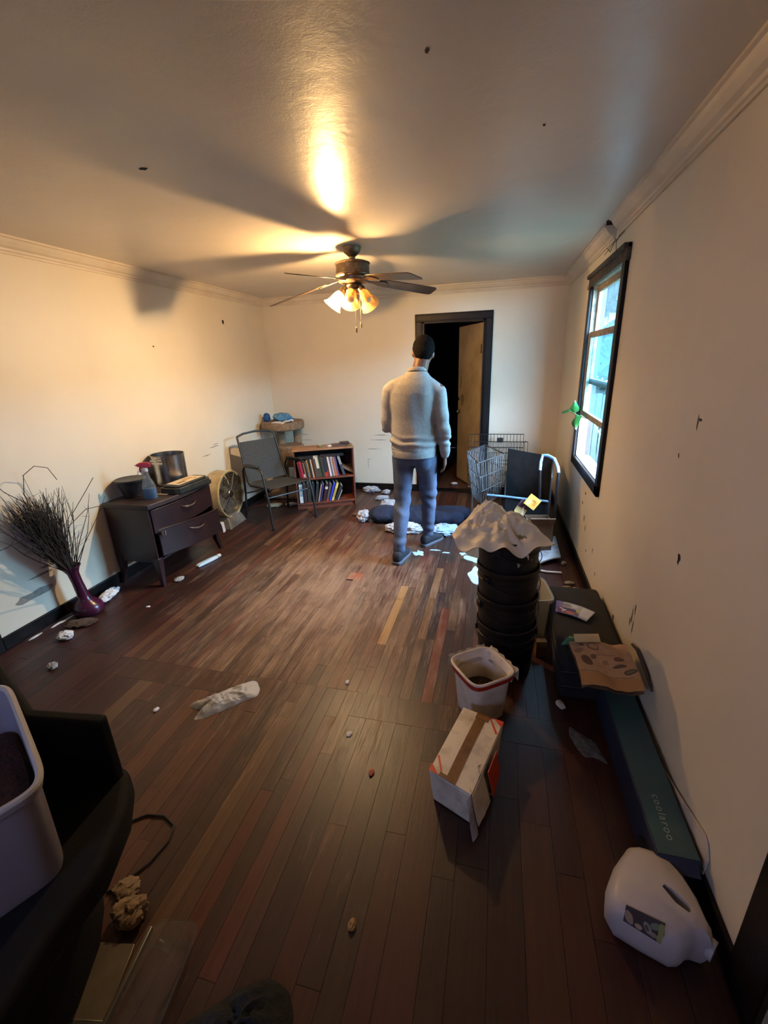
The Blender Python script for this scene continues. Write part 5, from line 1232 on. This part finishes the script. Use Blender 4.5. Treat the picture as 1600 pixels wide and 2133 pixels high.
def bagf(off):
    def f(u, v):
        p = q0.lerp(q1, u).lerp(q3.lerp(q2, u), v)
        return p+Vector((0, 0, off+.012*math.sin(7*u+2*v)*math.sin(3.2*v+1)+.010*noise.noise(Vector((u*5, v*5, off*40)))-.03*max(0, .12-v)*4*(1-.5*u)))
    return f
mb = MB(); mb.sheet(bagf(.022), 26, 26, .0012); mb.build('printed_panel', BAGP, pb)
mb = MB(); mb.sheet(bagf(.004), 16, 16, .0012); mb.build('back_panel', KRAFT, pb)
mb = MB(); mb.sheet(lambda u, v: (.425+.12*u, 1.975+.06*v+.025*u, .318+.006*v), 8, 4, .0012); mb.build('receipt_flap', M('cream_flap_paper', rgb(214, 190, 150), rough=.8), pb)
# brown roll standing behind bag against the wall
mb = MB(); mb.tube([(.690, 2.02, .31), (.692, 1.95, .33), (.692, 1.80, .315), (.692, 1.72, .29)], [.006, .009, .008, .004], 10); tag(mb.build('cord_roll', M('dark_brown_rubber', rgb(58, 38, 32), rough=.6)), 'dark brown rubber strip between paper bag and wall', 'strip')
# ---- long teal shade box on the floor along the wall
TEAL = M('dusty_teal_carton', rgb(46, 84, 88), rgb(58, 74, 86), rough=.6, scale=5, bump=.05)
NAVYB = M('navy_carton_side', rgb(30, 40, 68), rgb(24, 30, 52), rough=.6, scale=5)
lb = thing('long_carton', 'long teal and navy carton lying along right wall', 'carton', (0, 0, 0))
def xs(y): return (.545+(1.9-y)*.012, .682)
Y0, Y1 = 1.12, 1.915
mb = MB(); (xa, xb), (xc, xd) = xs(Y0), xs(Y1)
mb.hexa([(xa, Y0, 0), (xb, Y0, 0), (xd, Y1, 0), (xc, Y1, 0), (xa, Y0, .148), (xb, Y0, .148), (xd, Y1, .148), (xc, Y1, .148)]); mb.build('carton_body', NAVYB, lb, bevel=.004)
mb = MB(); mb.hexa([(xa+.006, Y0+.006, .148), (xb-.004, Y0+.006, .148), (xd-.004, Y1, .148), (xc+.006, Y1, .148), (xa+.006, Y0+.006, .1495), (xb-.004, Y0+.006, .1495), (xd-.004, Y1, .1495), (xc+.006, Y1, .1495)]); mb.build('top_panel', TEAL, lb, smooth=False)
mb = MB(); mb.hexa([(xa+.01, Y0-.03, .118), (xb-.01, Y0-.03, .118), (xb-.01, Y0, .140), (xa+.01, Y0, .140), (xa+.01, Y0-.03, .121), (xb-.01, Y0-.03, .121), (xb-.01, Y0, .144), (xa+.01, Y0, .144)]); mb.build('end_flap', NAVYB, lb, smooth=False)
def lettering(name, body, size, mat, parent, mat4, ext=.0006):
    cu = bpy.data.curves.new(name, 'FONT'); cu.body = body; cu.size = size; cu.extrude = ext; cu.align_x = 'CENTER'; cu.align_y = 'CENTER'; cu.space_character = 1.25
    o = bpy.data.objects.new(name+'_tmp', cu); COL.objects.link(o)
    dg = bpy.context.evaluated_depsgraph_get(); dg.update(); me = bpy.data.meshes.new_from_object(o.evaluated_get(dg)); bpy.data.objects.remove(o)
    me.name = name; me.materials.clear(); me.materials.append(mat); q = bpy.data.objects.new(name, me); COL.objects.link(q); q.parent = parent; q.matrix_local = mat4
    return q
LETT = M('faded_grey_lettering', rgb(140, 156, 152), rough=.6)
lettering('lettering', 'coolaroo', .036, LETT, lb, Matrix.Translation((.612, 1.255, .1502)) @ Matrix.Rotation(-PI/2+.0, 4, 'Z'))
WPAP = M('folded_white_poster', rgb(206, 196, 186), rgb(176, 166, 156), rough=.7, scale=6)
mb = MB(); mb.sheet(lambda u, v: (.688+.010*v-.004*math.sin(4*u), 1.60-.47*u, .005+(.08+.13*u)*v if u < .93 else .005+(.08+.13*u)*v*(1-(u-.93)*4)), 20, 6, .004); tag(mb.build('folded_poster', WPAP), 'folded white paper poster wedged between teal carton and wall', 'poster')
# ---- white jug lying on the floor
JUGM = M('cloudy_white_jug', rgb(196, 190, 192), rgb(176, 170, 174), rough=.4, scale=6)
def unp(z, pts, zr=.08):            # outline measured at height zr, moved to height z on the same sight lines
    k = (CAM_H-z)/(CAM_H-zr); return [(x*k, y*k) for x, y in pts]
jg = thing('milk_jug', 'white plastic gallon jug lying on its side near camera', 'jug', (0, 0, 0))
JO = list(reversed([(.487,1.163),(.43,1.09),(.398,1.03),(.386,.985),(.40,.952),(.47,.925),(.545,.902),(.572,.908),(.598,.930),(.618,.936),(.648,.934),(.660,.962),(.655,.985),(.650,1.04),(.632,1.10),(.606,1.147),(.56,1.168),(.52,1.172)]))
if sum(JO[i-1][0]*JO[i][1]-JO[i][0]*JO[i-1][1] for i in range(len(JO))) < 0: JO.reverse()
def resample(poly, s_):
    cx = sum(p[0] for p in poly)/len(poly); cy = sum(p[1] for p in poly)/len(poly); return [(cx+(x-cx)*s_, cy+(y-cy)*s_) for x, y in poly]
top_ = unp(.135, JO); mid_ = unp(.10, JO)
mb = MB(); mb.loft([[(x, y, z) for x, y in resample(mid_, s_)] for z, s_ in ((.002, .80), (.012, .90), (.04, .97), (.08, 1.0), (.105, .99), (.128, .93), (.142, .80))])
jm = mb.mesh('jug_raw'); jr = bpy.data.objects.new('jug_raw', jm); COL.objects.link(jr)
cut = MB(); SLo = [(0.544, 1.030), (0.553, 1.039), (0.569, 1.029), (0.604, 0.994), (0.605, 0.980), (0.595, 0.974), (0.567, 0.993)]
cut.prism(SLo, -.1, .4); cm = cut.mesh('cut'); co = bpy.data.objects.new('jug_cut', cm); COL.objects.link(co)
bo = jr.modifiers.new('b', 'BOOLEAN'); bo.operation = 'DIFFERENCE'; bo.object = co; bo.solver = 'EXACT'
dg = bpy.context.evaluated_depsgraph_get(); dg.update(); nm_ = bpy.data.meshes.new_from_object(jr.evaluated_get(dg))
bpy.data.objects.remove(jr); bpy.data.objects.remove(co)
nm_.name = 'jug_body'; nm_.materials.clear(); nm_.materials.append(JUGM); nm_.polygons.foreach_set('use_smooth', [True]*len(nm_.polygons)); nm_.set_sharp_from_angle(angle=math.radians(50))
jb = bpy.data.objects.new('jug_body', nm_); COL.objects.link(jb); jb.parent = jg
mb = MB(); mb.lathe([(0,0),(.026,0),(.028,.004),(.028,.016),(0,.018)], 20, (.640, .940, .075), Vector((.75, -.62, 0)).to_track_quat('Z', 'Y').to_matrix()); mb.build('mouth', JUGM, jg)
LABEL = print_mat('jug_label_print', rgb(38, 44, 74), [(.12, .38, .12, .36, .2, rgb(132, 126, 140)), (.40, .16, .10, .14, 0, rgb(150, 146, 150)), (.62, .35, .10, .28, .3, rgb(120, 130, 150)), (.60, .34, .05, .14, .3, rgb(40, 46, 76)), (.80, .62, .13, .2, -.3, rgb(92, 120, 130)), (.78, .18, .12, .12, 0, rgb(118, 118, 136)), (.95, .4, .07, .5, 0, rgb(120, 138, 110), 1)], .5)
L3, L2, L1, L0 = (Vector((x, y, 0)) for x, y in [(0.410, 0.912), (0.494, 0.877), (0.521, 0.929), (0.428, 0.954)])
mb = MB(); mb.sheet(lambda u, v: (L3.lerp(L2, u)).lerp(L0.lerp(L1, u), v)+Vector((0, 0, .1435)), 12, 6, .002); mb.build('label', LABEL, jb)
# ---- white square pail with red rim
PAIL = M('dirty_white_pail', rgb(224, 215, 202), rgb(196, 182, 166), rough=.5, scale=12, bump=.05)
REDR = M('red_rim_band', rgb(170, 44, 26), rgb(146, 36, 22), rough=.4)
SOIL = M('brown_dry_litter', rgb(58, 34, 22), rgb(38, 22, 16), rough=1, scale=60, bump=1, bscale=160)
pl = thing('pail', 'square white pail with red rim holding brown litter', 'pail', (-.012, 1.785, 0), math.radians(37))
mb = MB(); pr = [(.086, 0), (.090, .008), (.108, .232), (.116, .236), (.118, .256), (.112, .260), (.104, .252), (.087, .012)]
mb.eloft([(0,0,z,r,r,.42) for r, z in pr], 40); mb.build('pail_body', PAIL, pl, sharp=45)
mb = MB(); mb.eloft([(0,0,.226,.109,.109,.42),(0,0,.228,.1195,.1195,.42),(0,0,.246,.1215,.1215,.42),(0,0,.248,.1125,.1125,.42)], 40, False); mb.build('red_band', REDR, pl)
mb = MB(); mb.tube([((.118*math.copysign(abs(math.cos(a))**.42, math.cos(a))), .118*math.copysign(abs(math.sin(a))**.42, math.sin(a)), .258) for a in [2*PI*k/44 for k in range(44)]], .006, 8, closed=True); mb.build('rim', PAIL, pl)
sl = heap('litter', [(.088*math.cos(a), .088*math.sin(a)) for a in [2*PI*k/12 for k in range(12)]], .05, SOIL, .125, 95, .4, 20, 1.5, parent=None, rings=12, seg=40)
sl.location = (pl.location.x, pl.location.y, 0); tag(sl, 'brown granular litter filling bottom of white pail', 'litter', kind='stuff')
LINER = film('thin_white_liner_bag', rgb(222, 212, 198), rgb(196, 184, 170), .45, .4)
ln_ = thing('bin_liner', 'crumpled white liner bag folded over far rim of pail', 'bag', pl.location, math.radians(37))
def lin(side):
    def f(u, v):
        a = (-.104+.208*u); e = .1235+.004*math.sin(30*u)*v; z = .262+.03*math.sin(PI*u)*(1-v)+.012*noise.noise(Vector((u*9, v*4, side)))
        if v < .5: d = .094+.026*(v/.5); zz = .205+(.262-.205)*(v/.5)+.012*noise.noise(Vector((u*7, side, 2)))*(v/.5)
        else: d = .12+.013+.010*math.sin(25*u)*.5; zz = .264-(v-.5)*.20*(.6+.5*noise.noise(Vector((u*6, side, 5))))
        return (a, d, zz) if side == 0 else (d, a, zz)
    return f
for sd in (0, 1):
    mb = MB(); mb.sheet(lin(sd), 26, 12, .0015); mb.build('liner_fold', LINER, ln_)
# ---- taped white and red carton
WCAR = M('grubby_white_carton', rgb(216, 206, 188), rgb(172, 158, 138), rough=.55, scale=16, lo=.45, hi=.75)
TAPE = M('brown_packing_tape', rgb(134, 98, 60), rgb(108, 78, 50), rough=.25, scale=20)
REDC = M('orange_red_print', rgb(214, 74, 38), rgb(190, 56, 32), rough=.45)
A_, B2, C2, D2 = (Vector(q) for q in ((-.085, 1.60, .165), (-.188, 1.25, .165), (-.022, 1.175, .165), (.092, 1.545, .165)))
bx = thing('taped_carton', 'battered white and red carton closed with brown tape', 'carton', (0, 0, 0))
dn = Vector((0, 0, -.163)); ins = lambda p: p+dn+(Vector((-.05, 1.39, 0))-Vector((p.x, p.y, 0)))*.10
mb = MB(); mb.hexa([ins(B2), ins(C2), ins(D2), ins(A_), B2, C2, D2, A_]); mb.build('carton_body', WCAR, bx, bevel=.006)
def top(u, v, dz=0): p = B2.lerp(C2, u).lerp(A_.lerp(D2, u), v); return Vector((p.x, p.y, p.z+dz+.006*math.sin(PI*u)*math.sin(PI*v)))
mb = MB(); mb.sheet(lambda u, v: top(.02+.96*u, .01+.98*v, .003), 10, 10, .003); mb.build('lid_flap', WCAR, bx)
mb = MB(); mb.sheet(lambda u, v: top(.40+.22*u, .0+1.0*v, .0062), 3, 12, .0012); mb.build('tape', TAPE, bx)
mb = MB(); mb.sheet(lambda u, v: top(.38+.30*u, .90+.10*v, .0078), 3, 3, .0012); mb.build('tape', TAPE, bx)
mb = MB(); mb.sheet(lambda u, v: top(.24+.30*u, .0+.045*v, .0078), 3, 3, .0012); mb.build('tape', TAPE, bx)
def tri(pts, dz=.0062):
    mb = MB(); mb.add([top(u, v, dz) for u, v in pts]+[top(u, v, dz-.0012) for u, v in pts], [tuple(range(len(pts))), tuple(reversed(range(len(pts), 2*len(pts))))]+[(i, len(pts)+i, len(pts)+(i+1) % len(pts), (i+1) % len(pts)) for i in range(len(pts))]); return mb.build('red_print', REDC, bx, smooth=False)
tri([(.0, .0), (.24, .0), (.0, .09)]); tri([(.30, .01), (.34, .01), (.06, .22), (.03, .20)]); tri([(1.0, 1.0), (.76, 1.0), (1.0, .91)]); tri([(.70, .99), (.66, .99), (.94, .79), (.97, .81)])
def sidef(u, v):   # torn right-hand flap hanging outwards
    p = C2.lerp(D2, u); return Vector((p.x+.028*v+.008*math.sin(8*u)*v, p.y-.006*v, p.z-.13*v+.012*math.sin(11*u)*v))
mb = MB(); mb.sheet(lambda u, v: sidef(.0+.30*u, v*1.0), 8, 6, .003); mb.build('torn_flap', WCAR, bx)
mb = MB(); mb.sheet(lambda u, v: sidef(.34+.28*u, .1+v*.85)+Vector((.012, 0, 0)), 8, 6, .003); mb.build('red_flap', REDC, bx)
PLASW = clear('crinkled_clear_film', rgb(206, 204, 206), .12, .5, .8)
mb = MB(); mb.sheet(lambda u, v: C2.lerp(D2, -.06+.6*u)+Vector((.03*v-.012+.01*math.sin(17*u), -.03*v*(1-u), .006-.155*v+.01*math.sin(13*u+6*v))), 20, 10, .001); mb.build('plastic_film', PLASW, bx)
# ---- plastic bag on the floor
WBAG = film('thin_white_plastic_bag', rgb(222, 218, 214), rgb(190, 184, 180), .4, .35)
fb_ = heap('plastic_bag', [(-1.18,1.70),(-1.16,1.64),(-1.21,1.585),(-1.27,1.52),(-1.33,1.455),(-1.385,1.425),(-1.39,1.465),(-1.375,1.50),(-1.42,1.485),(-1.468,1.50),(-1.44,1.545),(-1.37,1.62),(-1.29,1.70),(-1.23,1.74)], .05, WBAG, 0, 97, .5, 11, 2.2, rings=24, seg=112)
tag(fb_, 'empty white plastic carrier bag lying on middle of floor', 'plastic bag')
# ================================================================== FOREGROUND LEFT
BLKUP = M('black_upholstery', rgb(9, 8, 9), rgb(13, 12, 13), rough=.8, spec=.25, scale=14, bump=.25, bscale=150)
def scaled(pts, s_): return [(x*s_, y*s_) for x, y in pts]
ac = thing('armchair', 'black upholstered armchair at left edge of picture', 'armchair', (0, 0, 0))
mb = MB(); mb.prism([(-1.085, .765), (-1.09, .806), (-1.338, .775), (-1.8, .98), (-1.78, .93), (-1.33, .735)], .35, .68); mb.build('arm', BLKUP, ac, bevel=.012, seg=3)
seat_ = [(x*1.06, y*1.06) for x, y in ((-1.0, .745), (-1.03, .775), (-1.10, .785), (-1.62, .70), (-1.9, .2), (-1.6, -.15), (-.85, -.05), (-.858, .30), (-.877, .39), (-.879, .525), (-.935, .66))]
mb = MB(); mb.prism(seat_, .345, .446); mb.build('seat', BLKUP, ac, bevel=.025, seg=4)
mb = MB(); mb.prism([(x*.9-.17, y*.85-.03) for x, y in seat_], .04, .345); mb.build('base', BLKUP, ac, bevel=.01)
mb = MB(); mb.prism([(-1.72, .6), (-2.0, .62), (-2.2, .2), (-1.85, -.28), (-1.7, -.2), (-1.9, .2)], .05, .85); mb.build('backrest', BLKUP, ac, bevel=.03, seg=4)
for x, y in ((-1.3, .5), (-1.12, .05), (-1.9, .5), (-1.7, .0)):
    mb = MB(); mb.lathe([(0,0),(.018,0),(.024,.045),(0,.045)], 12, (x, y, 0)); mb.build('foot', BLACKPL, ac)
# clear bin on the seat
BIN = clear('cloudy_bin_plastic', rgb(150, 142, 152), .35, .72)
BINR = clear('cloudy_bin_rim', rgb(190, 184, 178), .3, .9)
bn = thing('storage_bin', 'cloudy plastic storage bin standing on black armchair', 'bin', (-1.38, .47, .426), math.atan2(.263, -.48))
# local x along the edge towards far corner, corner at (-.273, ...)
w2, d2 = .265, .20
cornr = Vector((-.984, .536))
ca_, sa_ = math.cos(bn.rotation_euler[2]), math.sin(bn.rotation_euler[2])
bn.location = (cornr.x+ca_*w2-sa_*d2, cornr.y+sa_*w2+ca_*d2, .447)
pr = [(.93, 0), (.945, .01), (.99, .272), (1.03, .275), (1.035, .292), (.985, .292), (.975, .27), (.925, .012)]
mb = MB(); mb.eloft([(0,0,z,w2*r,d2*r,.22) for r, z in pr], 48); mb.build('bin_body', BIN, bn, sharp=45)
mb = MB(); mb.tube([(w2*1.01*math.copysign(abs(math.cos(a))**.22, math.cos(a)), d2*1.015*math.copysign(abs(math.sin(a))**.22, math.sin(a)), .292) for a in [2*PI*k/64 for k in range(64)]], .009, 8, closed=True); mb.build('rim', BINR, bn)
WOODC = M('reddish_wood_chips', rgb(70, 38, 26), rgb(44, 24, 20), rough=1, scale=40, bump=.8, bscale=90)
o = heap('wood_chips', [(w2*.9*math.copysign(abs(math.cos(a))**.25, math.cos(a)), d2*.88*math.copysign(abs(math.sin(a))**.25, math.sin(a))) for a in [2*PI*k/24 for k in range(24)]], .03, WOODC, .15, 99, .6, 16, 3, rings=16, seg=72)
o.location = bn.location; o.rotation_euler = bn.rotation_euler; tag(o, 'reddish brown wood chips filling the cloudy storage bin', 'wood chips', kind='stuff')
# cable on the floor
mb = MB(); cp = [(-1.32,.86),(-1.30,.92),(-1.25,.958),(-1.18,.968),(-1.12,.945),(-1.10,.89),(-1.115,.81),(-1.15,.745),(-1.19,.70)]
mb.tube([(x, y, .005) for x, y in cp], .004, 8); tag(mb.build('cable', BLACKPL), 'thin black cable looping on floor beside armchair', 'cable')
# framed tray at the bottom edge
FRAMEP = M('dull_silver_frame', rgb(140, 136, 126), rough=.35, metal=.8)
TANP = M('yellowed_translucent_sheet', rgb(98, 88, 74), rgb(122, 108, 90), rough=.25, scale=7, bump=.1)
fr = thing('picture_frame', 'silver edged frame with yellowed sheet at bottom left', 'frame', (0, 0, 0))
s0, s1, s2, s3 = Vector((-1.16, .572, 0)), Vector((-.985, .605, 0)), Vector((-.935, .44, 0)), Vector((-1.14, .40, 0))
mb = MB(); mb.hexa([p+Vector((0,0,z)) for z in (.002, .012) for p in (s3, s2, s1, s0)]); mb.build('sheet', TANP, fr, bevel=.002)
for a, b in ((s1+Vector((.02,.045,0)), s2+Vector((.02,-.12,0))), (s3+Vector((.0,-.0,0)), s2)):
    mb = MB(); dd = (b-a).normalized(); nn = Vector((-dd.y, dd.x, 0))*.006
    mb.hexa([a-nn+Vector((0,0,.002)), b-nn+Vector((0,0,.002)), b+nn+Vector((0,0,.002)), a+nn+Vector((0,0,.002)), a-nn+Vector((0,0,.022)), b-nn+Vector((0,0,.022)), b+nn+Vector((0,0,.022)), a+nn+Vector((0,0,.022))]); mb.build('frame_bar', FRAMEP, fr, bevel=.002)
CLAM = clear('clear_clamshell_plastic', rgb(170, 160, 154), .10, .13, .9)
cl = thing('clear_container', 'clear plastic clamshell container at bottom of picture', 'container', (-.86, .545, 0), .15)
mb = MB(); mb.eloft([(0,0,.002,.055,.115,.35),(0,0,.03,.062,.122,.35),(0,0,.034,.07,.13,.35),(0,0,.038,.07,.13,.35),(0,0,.060,.058,.118,.4),(0,0,.066,.05,.108,.4)], 36); mb.build('shell', CLAM, cl, sharp=50)
mb = MB(); mb.tube([(.071*math.copysign(abs(math.cos(a))**.35, math.cos(a)), .131*math.copysign(abs(math.sin(a))**.35, math.sin(a)), .036) for a in [2*PI*k/48 for k in range(48)]], .003, 6, closed=True); mb.build('lip', CLAM, cl)
TANT = M('tan_tissue', rgb(150, 126, 96), rgb(112, 90, 66), rough=.85, scale=16, bump=.2)
scrap('tan_tissue', 'crumpled tan paper on floor below armchair', 'paper', -1.055, .665, .06, .045, .05, TANT, 101, .4, 0, None, .5, 10, 22)
scrap('tan_scrap', 'small torn tan scrap between cable and crumpled paper', 'paper', -1.13, .725, .045, .035, .02, TANT, 102, .2)
FUZZ = M('black_fuzzy_fabric', rgb(20, 22, 24), rgb(34, 37, 40), rough=1, scale=40, bump=1, bscale=200)
tag(heap('fuzzy_slipper', [(-.74,.47),(-.68,.54),(-.61,.60),(-.54,.63),(-.47,.60),(-.44,.52),(-.45,.42),(-.52,.36),(-.64,.38)], .10, FUZZ, 0, 103, .35, 14, 1.8, rings=20, seg=80), 'black fuzzy slipper at bottom edge of picture', 'slipper')
for i, (x, y, h_, m_, lb) in enumerate(((-.445, 1.325, .012, M('pink_crumb', rgb(200, 120, 100), rough=.7), 'pink crumb on floor left of taped carton'), (-.36, .80, .014, M('tan_crumb', rgb(170, 130, 80), rough=.7), 'tan crumb on dark floor near camera'), (.33, .72, .012, STAIN, 'tan speck on dark floor near jug'), (-.72, 1.83, .008, PAPER, 'white crumb on floor beside threshold board'), (-1.62, 1.44, .010, PAPER, 'white crumb on floor left of carrier bag'), (-.60, 1.50, .006, PAPER, 'tiny white crumb at corner of threshold board'))):
    scrap('crumb', lb, 'crumb', x, y, .012, .018, h_, m_, 110+i)
DUSTW = M('pale_grey_lint', rgb(110, 108, 104), rgb(76, 74, 72), rough=1, scale=40)
scrap('lint', 'pale lint streak on floor beside teal carton', 'lint', .46, 1.66, .045, .09, .012, DUSTW, 120, .6, 0, None, .7)
scrap('lint', 'small white lint tuft on floor before black suitcase', 'lint', .375, 1.89, .02, .035, .012, PAPER, 121, .4, 0, None, .6)
# ---- vine growing in through the window
VST = M('vine_stem', rgb(120, 150, 90), rough=.6); VLEAF = M('fresh_vine_leaf', rgb(62, 122, 52), rgb(46, 98, 46), rough=.4, scale=20)
vn = thing('vine', 'green vine with three leaves growing in over window casing', 'vine', (XR, 4.05, 1.16))
mb = MB(); mb.tube([(.12, -.25, -.15), (.06, -.12, -.03), (-.04, .0, .0), (-.08, .08, .02), (-.09, .18, .02)], .004, 6); mb.build('stem', VST, vn)
def vleaf(base, tip, wd, nrm):
    base, tip, nrm = Vector(base), Vector(tip), Vector(nrm).normalized(); L = tip-base; sd = L.normalized().cross(nrm).normalized()
    mb = MB(); mb.sheet(lambda u, v: base+L*u+sd*(v-.5)*2*wd*(math.sin(PI*min(1, u**.6))*(1-.15*u))-nrm*abs(v-.5)*wd*.5+nrm*.01*math.sin(4*u), 10, 6, .001); mb.build('leaf', VLEAF, vn)
vleaf((-.05, -.03, .0), (-.07, -.13, -.10), .055, (-.8, -.6, .2)); vleaf((-.06, .02, .02), (-.07, .02, .12), .04, (-.5, -.8, .1)); vleaf((-.09, .14, .02), (-.13, .28, .0), .04, (-.2, -.6, .7))
mb = MB(); mb.tube([(.20, -.45, -.42), (.16, -.42, -.2), (.14, -.38, .0), (.13, -.25, -.02)], .003, 6); mb.build('stem', VST, vn)
